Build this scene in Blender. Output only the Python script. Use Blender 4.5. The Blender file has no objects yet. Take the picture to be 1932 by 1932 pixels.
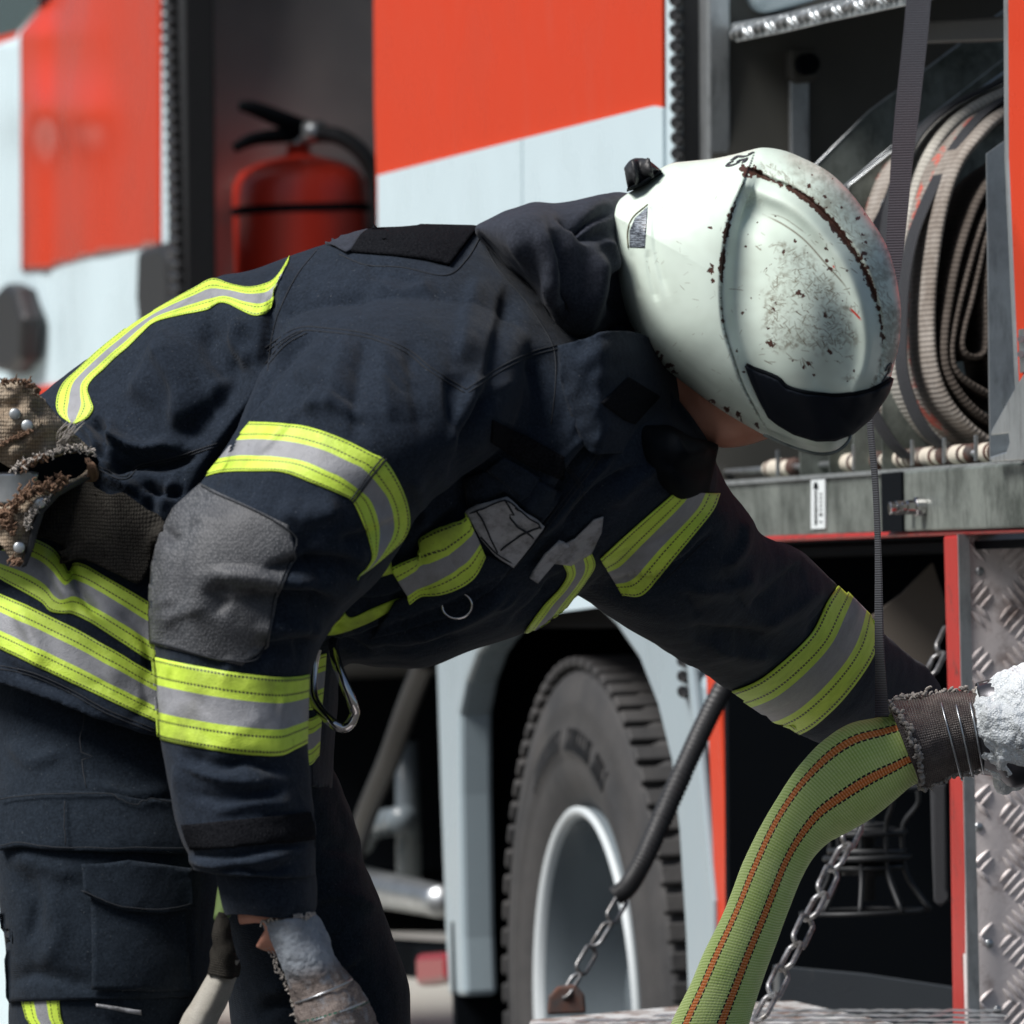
import bpy, bmesh, math, random
import numpy as np
from mathutils import Vector, Matrix, noise
from mathutils.bvhtree import BVHTree
from mathutils.geometry import delaunay_2d_cdt
random.seed(7); RNG = np.random.RandomState(11)
sc = bpy.context.scene
F = 17000.0; A = 0.033; H = 1.14; CY = 1034.0     # focal length and horizon in photo units (photo = 1932 units wide)
cA, sA = math.cos(A), math.sin(A)
CAM = Vector((0, 0, H))

def P(x, y, Y):
    u = (x-966)/F; v = (CY-y)/F
    return Vector((Y*(u*cA+v*sA), Y, H+Y*(-u*sA+v*cA)))
def ray(x, y): return P(x, y, 1.0)-CAM
def proj(a):
    a = np.asarray(a); X = a[:, 0]/a[:, 1]; Z = (a[:, 2]-H)/a[:, 1]
    return 966+F*(X*cA-Z*sA), CY-F*(X*sA+Z*cA)
# the truck stands along a vertical plane; D runs along it away from the camera, M points into the truck
VPX = -3000.0
_u = (VPX-966)/F
D = Vector((_u, 1, 0)).normalized(); M = Vector((D.y, -D.x, 0))
T0 = P(1120, 1034, 12.1)
def onplane(x, y, p0, n):
    r = ray(x, y); t = (p0-CAM).dot(n)/r.dot(n); return CAM+r*t
def T(x, y, off=0.0): return onplane(x, y, T0+M*off, M)
def E(x, y, x0): return onplane(x, y, T(x0, 1034), D)      # plane across the truck at its side point x0
def OFF(p): return (p-T0).dot(M)

# ---------------------------------------------------------------- materials
def mat(name, col=(.5, .5, .5), rough=.6, metal=0, build=None, spec=.5, coat=0, sheen=0):
    m = bpy.data.materials.new(name); m.use_nodes = True
    nt = m.node_tree; b = nt.nodes['Principled BSDF']
    b.inputs['Base Color'].default_value = (*col, 1); b.inputs['Roughness'].default_value = rough
    b.inputs['Metallic'].default_value = metal; b.inputs['Specular IOR Level'].default_value = spec
    b.inputs['Coat Weight'].default_value = coat; b.inputs['Coat Roughness'].default_value = .08
    b.inputs['Sheen Weight'].default_value = sheen; b.inputs['Sheen Roughness'].default_value = .5
    if build: build(NT(nt, b))
    return m
class NT:
    def __init__(s, nt, b): s.t = nt; s.b = b
    def n(s, ty, **k):
        o = s.t.nodes.new(ty)
        for a, v in k.items():
            if a.startswith('_'): setattr(o, a[1:], v)
            else:
                key = a.replace('__', ' ')
                if key in o.inputs: s.put(o.inputs[key], v)
        return o
    def put(s, inp, v):
        if isinstance(v, bpy.types.NodeSocket): s.t.links.new(v, inp)
        else: inp.default_value = v
    def obj(s): return s.n('ShaderNodeTexCoord').outputs['Object']
    def uv(s): return s.n('ShaderNodeUVMap').outputs['UV']
    def noise(s, vec, scale, detail=3, rough=.5, dist=0):
        o = s.n('ShaderNodeTexNoise'); s.put(o.inputs['Vector'], vec)
        o.inputs['Scale'].default_value = scale; o.inputs['Detail'].default_value = detail
        o.inputs['Roughness'].default_value = rough; o.inputs['Distortion'].default_value = dist
        return o.outputs['Fac']
    def vscale(s, vec, sx, sy, sz):
        o = s.n('ShaderNodeMapping'); s.put(o.inputs['Vector'], vec); o.inputs['Scale'].default_value = (sx, sy, sz)
        return o.outputs['Vector']
    def ramp(s, f, stops, interp='LINEAR'):
        o = s.n('ShaderNodeValToRGB'); s.put(o.inputs[0], f); cr = o.color_ramp; cr.interpolation = interp
        while len(cr.elements) < len(stops): cr.elements.new(.5)
        for e, (p, c) in zip(cr.elements, stops):
            e.position = p; e.color = (*c, 1) if isinstance(c, tuple) else (c, c, c, 1)
        return o.outputs[0]
    def mix(s, f, a, b, mode='MIX'):
        o = s.n('ShaderNodeMix'); o.data_type = 'RGBA'; o.blend_type = mode
        s.put(o.inputs[0], f)
        for i, v in ((6, a), (7, b)):
            if isinstance(v, tuple): v = (*v, 1)
            s.put(o.inputs[i], v)
        return o.outputs[2]
    def math(s, op, a, b=0.0, c=0.0):
        o = s.n('ShaderNodeMath'); o.operation = op; s.put(o.inputs[0], a); s.put(o.inputs[1], b); s.put(o.inputs[2], c)
        return o.outputs[0]
    def sep(s, v):
        o = s.n('ShaderNodeSeparateXYZ'); s.put(o.inputs[0], v); return o.outputs
    def bump(s, h, strength=.3, dist=.001, prev=None):
        o = s.n('ShaderNodeBump'); s.put(o.inputs['Height'], h); o.inputs['Strength'].default_value = strength
        o.inputs['Distance'].default_value = dist
        if prev: s.put(o.inputs['Normal'], prev)
        return o.outputs[0]
    def attr(s, name):
        o = s.n('ShaderNodeAttribute'); o.attribute_name = name; return o
    def col(s, c): s.put(s.b.inputs['Base Color'], c)
    def rgh(s, c): s.put(s.b.inputs['Roughness'], c)
    def nrm(s, c): s.put(s.b.inputs['Normal'], c)

def _cloth(c1, c2, bs=.35, lint=.0):
    def f(k):
        o = k.obj()
        n1 = k.noise(o, 9, 4, .6); n2 = k.noise(o, 380, 3, .75); n3 = k.noise(o, 60, 4, .7)
        c = k.mix(k.ramp(n1, [(.3, 0.), (.75, 1.)]), c1, c2)
        c = k.mix(k.ramp(n3, [(.42, 0.), (.8, .35)]), c, tuple(min(1, v*2.1+.006) for v in c2))
        c = k.mix(k.math('MULTIPLY', k.ramp(n2, [(.38, 0.), (.72, 1.)]), .7), c, tuple(min(1, v*2.2+.01) for v in c2))
        w = k.n('ShaderNodeTexWave'); k.put(w.inputs['Vector'], k.vscale(o, 1, .6, 1.3)); w.bands_direction = 'DIAGONAL'
        w.inputs['Scale'].default_value = 320; w.inputs['Distortion'].default_value = 1.5
        c = k.mix(k.math('MULTIPLY', w.outputs['Fac'], .35), c, tuple(v*.45 for v in c1))
        if lint:
            l = k.noise(o, 420, 1, .5)
            c = k.mix(k.ramp(l, [(.735, 0.), (.76, lint)]), c, (.35, .38, .4))
        k.col(c)
        b = k.bump(k.noise(o, 45, 4, .6), .45, .004)
        k.nrm(k.bump(k.math('ADD', n2, w.outputs['Fac']), bs, .0008, b))
    return f
m_navy = mat('navy_twill', rough=.85, sheen=.05, spec=.15, build=_cloth((.0022, .0065, .0130), (.0080, .0138, .0245), lint=.12))
m_navy2 = mat('trouser_twill', rough=.88, sheen=.05, spec=.15, build=_cloth((.0022, .0065, .0120), (.0072, .0128, .0212), lint=.1))
m_collar = mat('charcoal_twill', rough=.85, sheen=.05, spec=.2, build=_cloth((.012, .0155, .024), (.021, .025, .036)))
m_velcro = mat('loop_tape', (.006, .007, .009), .95, spec=.05, build=lambda k: (k.col(k.ramp(k.noise(k.obj(), 500, 2), [(.3, (.003, .0035, .005)), (.8, (.016, .017, .02))])), k.nrm(k.bump(k.noise(k.obj(), 420, 3, .7), .9, .002))))
m_thread = mat('thread', (.010, .013, .018), .9)
m_glove = mat('worn_glove', rough=.8, spec=.15, build=lambda k: (k.col(k.mix(k.ramp(k.noise(k.obj(), 38, 6, .75), [(.42, 0.), (.66, 1.)]), (.075, .045, .036), (.17, .16, .155))), k.nrm(k.bump(k.noise(k.obj(), 230, 5, .7), .7, .002))))
m_skin = mat('skin', (.5, .22, .14), .5, spec=.4, build=lambda k: (k.col(k.ramp(k.noise(k.obj(), 30, 4), [(.3, (.50, .23, .16)), (.7, (.62, .31, .225))])), k.nrm(k.bump(k.noise(k.obj(), 380, 3), .25, .001))))
m_skin.node_tree.nodes['Principled BSDF'].inputs['Subsurface Weight'].default_value = .08
m_skin.node_tree.nodes['Principled BSDF'].inputs['Subsurface Radius'].default_value = (.01, .004, .002)

def _tape(dirt, silver=True):
    def f(k):
        uv = k.sep(k.uv()); v = uv[1]; u = uv[0]; o = k.obj()
        g = k.ramp(v, [(0., 0.), (.335, 1.), (.665, 0.)], 'CONSTANT') if silver else 0.0
        n = k.noise(o, 70, 5, .65); n2 = k.noise(o, 14, 4, .6)
        y = k.mix(k.ramp(n, [(.35, 0.), (.75, 1.)]), (.60, .80, .085), (.47, .67, .05))
        s = k.mix(k.ramp(n, [(.3, 0.), (.75, 1.)]), (.25, .26, .285), (.17, .175, .19))
        s = k.mix(k.math('MULTIPLY', k.noise(o, 1300, 1), .5), s, (.35, .36, .38))
        c = k.mix(g, y, s) if silver else y
        c = k.mix(k.math('MULTIPLY', k.ramp(n2, [(.62-dirt*.3, 0.), (.72, 1.)]), .25+dirt*.7), c, (.05, .05, .025))
        c = k.mix(k.math('MULTIPLY', k.ramp(k.noise(o, 240, 3, .7), [(.66, 0.), (.70, 1.)]), .3), c, (.06, .06, .04))
        # rows of stitching: four dashed lines
        st = None
        for p in ((.045, .235, .765, .955) if silver else (.08, .9)):
            a = k.math('COMPARE', v, p, .014)
            st = a if st is None else k.math('MAXIMUM', st, a)
        dash = k.math('GREATER_THAN', k.math('FRACT', k.math('MULTIPLY', u, 1/.0036)), .3)
        k.col(k.mix(k.math('MULTIPLY', k.math('MULTIPLY', st, dash), .93), c, (.03, .035, .02)))
        k.rgh(.55 if silver else .7)
        b = k.bump(k.noise(o, 110, 3, .6), .35, .002)
        k.nrm(k.bump(k.math('ADD', k.noise(o, 700, 2, .6), k.math('MULTIPLY', st, -1.5)), .5, .0012, b))
    return f
m_tape = mat('reflective_tape', rough=.6, build=_tape(.24))
m_tape_dirty = mat('soiled_tape', rough=.65, build=_tape(.75))
m_yellow = mat('yellow_tape', rough=.7, build=_tape(.6, False))
m_silver = mat('silver_tape', rough=.5, build=lambda k: (k.col(k.mix(k.ramp(k.noise(k.obj(), 60, 5, .7), [(.45, 0.), (.7, 1.)]), (.30, .31, .33), (.10, .10, .105))), k.nrm(k.bump(k.noise(k.obj(), 130, 4), .5, .002))))

def _patchm(k):
    uv = k.uv(); o = k.obj()
    br = k.n('ShaderNodeTexBrick'); k.put(br.inputs['Vector'], k.vscale(uv, 11, 11, 1)); br.inputs['Scale'].default_value = 1
    br.inputs['Mortar Size'].default_value = .1; br.inputs['Brick Width'].default_value = .42; br.inputs['Row Height'].default_value = .9
    v = k.n('ShaderNodeTexVoronoi'); k.put(v.inputs['Vector'], k.vscale(uv, 30, 17, 1)); v.inputs['Scale'].default_value = 1; v.inputs['Randomness'].default_value = .7
    c = k.mix(k.ramp(v.outputs['Distance'], [(.15, 0.), (.7, 1.)]), (.125, .13, .14), (.045, .05, .057))
    c = k.mix(k.ramp(k.noise(o, 22, 4), [(.35, 0.), (.7, .6)]), c, (.035, .037, .043))
    k.col(c); k.nrm(k.bump(v.outputs['Distance'], .7, -.0009))
m_elbow = mat('elbow_patch', rough=.62, spec=.5, build=_patchm)

def _canvas(c1, c2, s=1.0):
    def f(k):
        uv = k.vscale(k.uv(), 1, 1, 1); o = k.obj()
        v = k.n('ShaderNodeTexVoronoi'); k.put(v.inputs['Vector'], k.vscale(uv, 22*s, 14*s, 1)); v.inputs['Scale'].default_value = 1; v.inputs['Randomness'].default_value = .25
        d = v.outputs['Distance']
        c = k.mix(k.ramp(k.noise(o, 40, 5, .7), [(.35, 0.), (.7, 1.)]), c1, c2)
        c = k.mix(k.ramp(d, [(.3, 0.), (.75, .8)]), c, tuple(x*.25 for x in c2)); k.col(c)
        k.nrm(k.bump(d, .9, -.002))
    return f
m_canvas = mat('tan_canvas', rough=.9, spec=.1, build=_canvas((.42, .36, .28), (.24, .18, .125)))
m_canvas_dark = mat('dark_canvas', rough=.9, spec=.1, build=_canvas((.045, .042, .036), (.02, .018, .016)))
m_canvas_wet = mat('wet_canvas', rough=.42, spec=.5, build=_canvas((.20, .17, .15), (.065, .05, .05)))
m_fray = mat('frayed_fibre', (.16, .095, .06), .95)
m_fray2 = mat('grey_fibre', (.38, .35, .32), .95)

def _paint(c, dirt=.15):
    def f(k):
        o = k.obj(); n = k.noise(o, 3, 5, .6)
        cc = k.mix(k.ramp(n, [(.45, 0.), (.8, dirt)]), c, tuple(x*.55 for x in c))
        k.col(k.mix(k.ramp(k.noise(k.vscale(o, 1, 1, .3), 14, 6, .7), [(.55, 0.), (.8, dirt)]), cc, (.25, .24, .22)))
        k.rgh(k.ramp(k.noise(o, 8, 4), [(.3, .22), (.8, .4)]))
        k.nrm(k.bump(k.noise(o, 2.2, 1), .02, .02))
    return f
m_orange = mat('orange_paint', spec=.05, build=_paint((.60, .052, .018), .08))
m_orange_gloss = mat('orange_cab_paint', spec=.22, coat=.12, build=_paint((.56, .045, .016), .08))
m_white = mat('white_paint', spec=.12, build=_paint((.58, .71, .76), .0))
m_red = mat('red_paint', rough=.4, build=lambda k: (k.col(k.mix(k.ramp(k.noise(k.obj(), 30, 6, .75), [(.56, 0.), (.66, 1.)]), (.40, .020, .014), (.16, .025, .02))), k.nrm(k.bump(k.noise(k.obj(), 60, 4), .3, .002))))
m_grey_trim = mat('grey_fender', rough=.42, build=_paint((.34, .42, .46), .12))
m_rubber = mat('black_rubber', (.018, .019, .021), .5, build=lambda k: k.nrm(k.bump(k.noise(k.obj(), 90, 3), .3, .002)))
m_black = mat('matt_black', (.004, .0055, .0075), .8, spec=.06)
m_cage = mat('oily_cage', (.022, .024, .026), .5, .4)
m_dark = mat('dark_interior', rough=.55, build=lambda k: (k.col(k.ramp(k.noise(k.obj(), 4, 4), [(.3, (.018, .020, .022)), (.75, (.034, .034, .034))])), k.nrm(k.bump(k.noise(k.obj(), 30, 3), .2, .003))))
m_interior = mat('locker_wall', rough=.5, build=lambda k: k.col(k.ramp(k.noise(k.vscale(k.obj(), 1, 1, .4), 6, 4), [(.3, (.055, .056, .05)), (.75, (.085, .083, .072))])))
m_recess = mat('recess_panel', rough=.34, metal=.3, build=lambda k: (k.col(k.ramp(k.noise(k.vscale(k.obj(), 1, 1, 1), 4, 3), [(.3, (.26, .245, .245)), (.75, (.46, .41, .39))])), k.nrm(k.bump(k.noise(k.obj(), 3, 2), .35, .03))))
def _steel(c1, c2, r0=.25, r1=.5, sc_=1.0):
    def f(k):
        o = k.obj(); n = k.noise(o, 9*sc_, 6, .7); n2 = k.noise(k.vscale(o, 1, 1, .25), 60*sc_, 4, .7)
        c = k.mix(k.ramp(n, [(.38, 0.), (.66, 1.)]), c1, c2)
        c = k.mix(k.ramp(n2, [(.5, 0.), (.75, .6)]), c, tuple(x*.35 for x in c2)); k.col(c)
        k.rgh(k.ramp(n, [(.3, r0), (.7, r1)])); k.nrm(k.bump(n2, .25, .001))
    return f
m_steel = mat('brushed_steel', metal=.9, build=_steel((.55, .58, .60), (.34, .36, .37)))
m_chrome = mat('polished_steel', (.62, .60, .60), .14, 1)
m_dirty_steel = mat('grimy_steel', metal=.45, build=_steel((.27, .30, .275), (.07, .082, .072), .35, .65))
m_wire = mat('galvanised_wire', (.52, .55, .58), .32, .9)
m_chain = mat('chain_steel', (.2, .2, .2), .42, .85, build=lambda k: k.col(k.ramp(k.noise(k.obj(), 80, 4), [(.35, (.30, .31, .32)), (.7, (.11, .10, .09))])))
m_tread = mat('tread_plate', metal=.12, build=lambda k: (k.col(k.mix(k.ramp(k.noise(k.obj(), 13, 7, .72), [(.50, 0.), (.68, .9)]), (.74, .68, .665), (.22, .15, .125))), k.rgh(k.ramp(k.noise(k.obj(), 25, 4), [(.3, .35), (.7, .62)])), k.nrm(k.bump(k.noise(k.obj(), 220, 4), .35, .001))))
m_alu = mat('bright_aluminium', metal=.8, build=_steel((.62, .66, .68), (.42, .45, .46), .3, .45))
m_rust = mat('rusty_steel', rough=.75, build=lambda k: k.col(k.ramp(k.noise(k.obj(), 70, 5), [(.3, (.10, .04, .025)), (.7, (.05, .045, .045))])))
m_tyre = mat('tyre_rubber', rough=.72, build=lambda k: (k.col(k.ramp(k.noise(k.obj(), 10, 5), [(.3, (.028, .029, .031)), (.7, (.058, .056, .055))])), k.nrm(k.bump(k.noise(k.obj(), 50, 3), .3, .004))))
m_rim = mat('rim_paint', rough=.4, spec=.3, build=_paint((.15, .18, .20), .3))
m_asphalt = mat('asphalt', rough=.9, build=lambda k: (k.col(k.ramp(k.noise(k.obj(), 140, 5, .7), [(.3, (.03, .03, .03)), (.75, (.065, .063, .06))])), k.nrm(k.bump(k.noise(k.obj(), 200, 4), .5, .004))))
m_glass = mat('window_glass', (.03, .06, .07), .05, spec=.8)
def _web(c1, c2, f=500):
    def g(k):
        w = k.n('ShaderNodeTexWave'); k.put(w.inputs['Vector'], k.obj()); w.bands_direction = 'Z'; w.inputs['Scale'].default_value = f/6.283
        w.inputs['Distortion'].default_value = .6
        k.col(k.mix(w.outputs['Fac'], c1, c2)); k.nrm(k.bump(w.outputs['Fac'], .6, .001))
    return g
m_strap = mat('grey_webbing', rough=.85, spec=.1, build=_web((.008, .009, .012), (.060, .062, .072), 640))
m_strap2 = mat('black_webbing', rough=.8, build=_web((.010, .011, .014), (.04, .043, .05), 820))
def _hosew(c1, c2, red):
    def g(k):
        uv = k.uv(); s = k.sep(uv); o = k.obj()
        w = k.math('FRACT', k.math('MULTIPLY', s[0], 1/.006))
        ww = k.math('ABSOLUTE', k.math('SUBTRACT', w, .5))
        c = k.mix(k.ramp(k.noise(o, 18, 5, .7), [(.35, 0.), (.7, 1.)]), c1, c2)
        c = k.mix(k.math('MULTIPLY', ww, .9), c, tuple(x*.45 for x in c2))
        if red:
            r = k.math('MULTIPLY', k.math('COMPARE', s[1], .72, .13), k.ramp(k.noise(k.vscale(uv, 22, 2, 1), 1.6, 3, .6), [(.5, 0.), (.56, 1.)]))
            c = k.mix(k.math('MULTIPLY', r, .85), c, (.52, .10, .07))
        k.col(c); k.nrm(k.bump(ww, .7, -.002))
    return g
m_hose_pale = mat('pale_canvas_hose', rough=.85, spec=.2, build=_hosew((.40, .37, .335), (.19, .16, .135), True))
m_hose_brown = mat('brown_canvas_hose', rough=.85, spec=.2, build=_hosew((.13, .11, .095), (.055, .045, .038), False))
m_hose_white = mat('white_hose', rough=.8, spec=.2, build=_canvas((.62, .60, .54), (.46, .44, .38), 1.6))

# ---------------------------------------------------------------- mesh helpers
def mesh_obj(name, verts, faces, m, parent=None, smooth=True, uv=None, solid=0, fix=False):
    me = bpy.data.meshes.new(name); me.from_pydata([tuple(v) for v in verts], [], [tuple(f) for f in faces]); me.update()
    if uv is not None:
        lay = me.uv_layers.new(name='UVMap'); li = np.zeros(len(me.loops), np.int32); me.loops.foreach_get('vertex_index', li)
        lay.data.foreach_set('uv', np.asarray(uv, np.float32)[li].ravel())
    if fix:
        bm = bmesh.new(); bm.from_mesh(me); bmesh.ops.recalc_face_normals(bm, faces=bm.faces); bm.to_mesh(me); bm.free()
    me.polygons.foreach_set('use_smooth', [smooth]*len(me.polygons))
    o = bpy.data.objects.new(name, me); sc.collection.objects.link(o)
    if m: me.materials.append(m)
    if parent: setpar(o, parent)
    if solid:
        md = o.modifiers.new('thickness', 'SOLIDIFY'); md.thickness = solid; md.offset = 0
    return o
def setpar(o, p):
    o.parent = p
    w = Matrix.Identity(4); q = p
    if p.type == 'EMPTY': w = Matrix.Translation(p.location)
    o.matrix_parent_inverse = w.inverted()
def top(o, label, cat, group=None):
    o['label'] = label; o['category'] = cat
    if group: o['group'] = group
    return o
def empty(name, loc, label, cat, group=None):
    o = bpy.data.objects.new(name, None); o.location = loc; o.empty_display_size = .1; sc.collection.objects.link(o)
    return top(o, label, cat, group)
class MB:
    def __init__(s): s.v = []; s.f = []; s.uv = []
    def add(s, v, f, uv=None):
        b = len(s.v); s.v += [Vector(a) for a in v]; s.f += [tuple(b+i for i in q) for q in f]
        s.uv += list(uv) if uv is not None else [(0, 0)]*len(v)
    def obj(s, name, m, parent=None, smooth=False, fix=True, solid=0, bevel=0, uv=False):
        o = mesh_obj(name, s.v, s.f, m, parent, smooth, s.uv if uv else None, solid, fix)
        if bevel:
            md = o.modifiers.new('edge', 'BEVEL'); md.width = bevel; md.segments = 2; md.limit_method = 'ANGLE'; md.angle_limit = .7
        return o
def ext(mb, pts, vec):           # prism of a planar outline
    n = len(pts); v = list(pts)+[p+vec for p in pts]
    f = [tuple(range(n-1, -1, -1)), tuple(range(n, 2*n))]+[(i, (i+1) % n, n+(i+1) % n, n+i) for i in range(n)]
    mb.add(v, f)
def tprism(mb, poly, o0, o1): ext(mb, [T(x, y, o0) for x, y in poly], M*(o1-o0))
def eprism(mb, poly, x0, th): ext(mb, [E(x, y, x0) for x, y in poly], D*th)
def yprism(mb, poly, Y, th): ext(mb, [P(x, y, Y) for x, y in poly], Vector((0, th, 0)))
def cr(pts, n):                  # Catmull-Rom through points, n samples
    p = np.array(pts, float); k = len(p)
    if k == 2: t = np.linspace(0, 1, n)[:, None]; return p[0]*(1-t)+p[1]*t
    q = np.vstack([2*p[0]-p[1], p, 2*p[-1]-p[-2]])
    t = np.linspace(0, k-1-1e-9, n); i = t.astype(int); f = (t-i)[:, None]
    a, b, c, d = q[i], q[i+1], q[i+2], q[i+3]
    return .5*((2*b)+(-a+c)*f+(2*a-5*b+4*c-d)*f**2+(-a+3*b-3*c+d)*f**3)
def resample(pts, n):            # Catmull-Rom with even spacing
    a = cr(pts, max(200, n*4)); s = np.r_[0, np.cumsum(np.linalg.norm(np.diff(a[:, :2], axis=0), axis=1))]
    t = np.linspace(0, s[-1], n); return np.stack([np.interp(t, s, a[:, j]) for j in range(a.shape[1])], 1)
def tube(mb, pts, r, n=8, caps=True, smooth_n=0):
    p = np.array([tuple(q) for q in pts], float)
    r = np.array(r if hasattr(r, '__len__') else [r]*len(p), float)
    if smooth_n:
        z = cr(np.c_[p, r], smooth_n); p, r = z[:, :3], z[:, 3]
    tan = np.gradient(p, axis=0); tan /= np.linalg.norm(tan, axis=1)[:, None]+1e-12
    up = Vector((0, 0, 1)) if abs(tan[0][2]) < .9 else Vector((1, 0, 0))
    V = []; uv = []; s = 0
    for i in range(len(p)):
        t = Vector(tan[i]); u = (up-t*up.dot(t)).normalized(); w = t.cross(u); up = u
        if i: s += np.linalg.norm(p[i]-p[i-1])
        for k in range(n):
            a = 2*math.pi*k/n; V.append(Vector(p[i])+(u*math.cos(a)+w*math.sin(a))*r[i]); uv.append((s, k/n))
    f = [(i*n+k, i*n+(k+1) % n, (i+1)*n+(k+1) % n, (i+1)*n+k) for i in range(len(p)-1) for k in range(n)]
    if caps: f += [tuple(range(n-1, -1, -1)), tuple(range((len(p)-1)*n, len(p)*n))]
    mb.add(V, f, uv)
def rail(rings, n=40, m=60, pw=2.0, caps=True):
    """closed limb: each ring = left edge, right edge (photo units), distance, half depth"""
    R = cr([(a, b, c, d, Y, h) for (a, b), (c, d), Y, h in rings], m)
    V = []; uv = []; s = 0; last = None
    for q in R:
        a = P(q[0], q[1], q[4]); b = P(q[2], q[3], q[4]); c = (a+b)/2; e = (a-b)/2
        if last is not None: s += (c-last).length
        last = c
        for k in range(n):
            t = 2*math.pi*k/n; ct, st = math.cos(t), math.sin(t)
            V.append(c+e*(abs(ct)**(2/pw)*(1 if ct > 0 else -1))+Vector((0, -q[5]*abs(st)**(2/pw)*(1 if st > 0 else -1), 0)))
            uv.append((s, k/n))
    f = [(i*n+k, i*n+(k+1) % n, (i+1)*n+(k+1) % n, (i+1)*n+k) for i in range(m-1) for k in range(n)]
    if caps: f += [tuple(range(n-1, -1, -1)), tuple(range((m-1)*n, m*n))]
    return V, f, uv
def remesh(o, vox, smooth=6, fac=.5):
    me = o.data
    md = o.modifiers.new('r', 'REMESH'); md.mode = 'VOXEL'; md.voxel_size = vox
    if smooth:
        s2 = o.modifiers.new('s', 'SMOOTH'); s2.factor = fac; s2.iterations = smooth
    dg = bpy.context.evaluated_depsgraph_get(); dg.update()
    nm = bpy.data.meshes.new_from_object(o.evaluated_get(dg)); o.modifiers.clear()
    o.data = nm; nm.polygons.foreach_set('use_smooth', [True]*len(nm.polygons))
    if not nm.materials and me.materials: nm.materials.append(me.materials[0])
    return o
def getv(o):
    a = np.zeros(len(o.data.vertices)*3); o.data.vertices.foreach_get('co', a); return a.reshape(-1, 3)
def getn(o):
    a = np.zeros(len(o.data.vertices)*3); o.data.vertices.foreach_get('normal', a); return a.reshape(-1, 3)
def setv(o, a): o.data.vertices.foreach_set('co', a.ravel()); o.data.update()
def seg_dist(x, y, pts):
    """distance from points to a polyline, signed side (left +), arc position 0..1"""
    pts = np.array(pts, float); best = np.full(len(x), 1e9); side = np.zeros(len(x)); tt = np.zeros(len(x))
    L = np.r_[0, np.cumsum(np.linalg.norm(np.diff(pts, axis=0), axis=1))]
    for i in range(len(pts)-1):
        a, b = pts[i], pts[i+1]; d = b-a; l2 = (d**2).sum()+1e-9
        t = np.clip(((x-a[0])*d[0]+(y-a[1])*d[1])/l2, 0, 1)
        qx, qy = x-(a[0]+t*d[0]), y-(a[1]+t*d[1]); ds = np.hypot(qx, qy); w = ds < best
        best[w] = ds[w]; side[w] = np.sign(d[0]*qy-d[1]*qx)[w]; tt[w] = ((L[i]+t*math.sqrt(l2))/L[-1])[w]
    return best, side, tt
def crease(o, strokes, front=True, nz=None):
    """cloth folds: (points, height mm, width in photo units); negative = valley"""
    v = getv(o); nn = getn(o); x, y = proj(v); h = np.zeros(len(v))
    face = np.clip(-nn[:, 1]*1.5+.25, 0, 1)
    for pts, amp, wd in strokes:
        p = cr(pts, 24) if len(pts) > 2 else np.array(pts, float)
        box = (x > p[:, 0].min()-3*wd) & (x < p[:, 0].max()+3*wd) & (y > p[:, 1].min()-3*wd) & (y < p[:, 1].max()+3*wd)
        if not box.any(): continue
        d, s, t = seg_dist(x[box], y[box], p)
        h[box] += amp*(.0016 if abs(amp) > 2.7 else .0012)*np.exp(-(d/np.where(s > 0, wd*.55, wd*1.25))**2)*np.clip(np.minimum(t, 1-t)*5+.15, 0, 1)*face[box]
    if nz:
        for amp, scale, st in nz:
            h += np.array([noise.noise(Vector((a[0]*scale*st[0], a[1]*scale, a[2]*scale*st[1])))*amp*.001 for a in v])
    setv(o, v+nn*h[:, None]); return o
def bvh(o):
    return BVHTree.FromPolygons([tuple(v.co) for v in o.data.vertices], [tuple(p.vertices) for p in o.data.polygons])
def castn(b, x, y, ymin=0, yback=9.0):
    o = CAM.copy(); d = ray(x, y).normalized()
    for _ in range(12):
        h = b.ray_cast(o, d)
        if h[0] is None: break
        if h[0].y > ymin and h[1].dot(d) < .15: return h[0], h[1], h[0].y
        o = h[0]+d*1e-4
    h = b.find_nearest(P(x, y, yback)); return h[0], h[1], yback
def cast(b, x, y, off, ymin=0, yback=9.0):
    p, n, yb = castn(b, x, y, ymin, yback); return p+n*off, yb
def relax(pos, nrm, fs, off, itn=5, itp=0):
    p = np.array([tuple(q) for q in pos]); n = np.array([tuple(q) for q in nrm])
    e = np.array([(f[k], f[(k+1) % len(f)]) for f in fs for k in range(len(f))])
    def avg(a, w):
        t = a.copy(); c = np.ones(len(a)); np.add.at(t, e[:, 0], a[e[:, 1]]); np.add.at(t, e[:, 1], a[e[:, 0]]); np.add.at(c, e[:, 0], 1); np.add.at(c, e[:, 1], 1)
        return a*(1-w)+w*t/c[:, None]
    for _ in range(itn): n = avg(n, 1.)
    n /= np.linalg.norm(n, axis=1)[:, None]+1e-9
    q = p
    for _ in range(itp): q = avg(q, .8)
    if itp: p = p+(q-p)*np.array([0, 1, 0])       # smooth the distance only
    return [Vector(a) for a in p+n*off]
def face_cam(o):
    if not fs_front(o): o.data.flip_normals()
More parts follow.
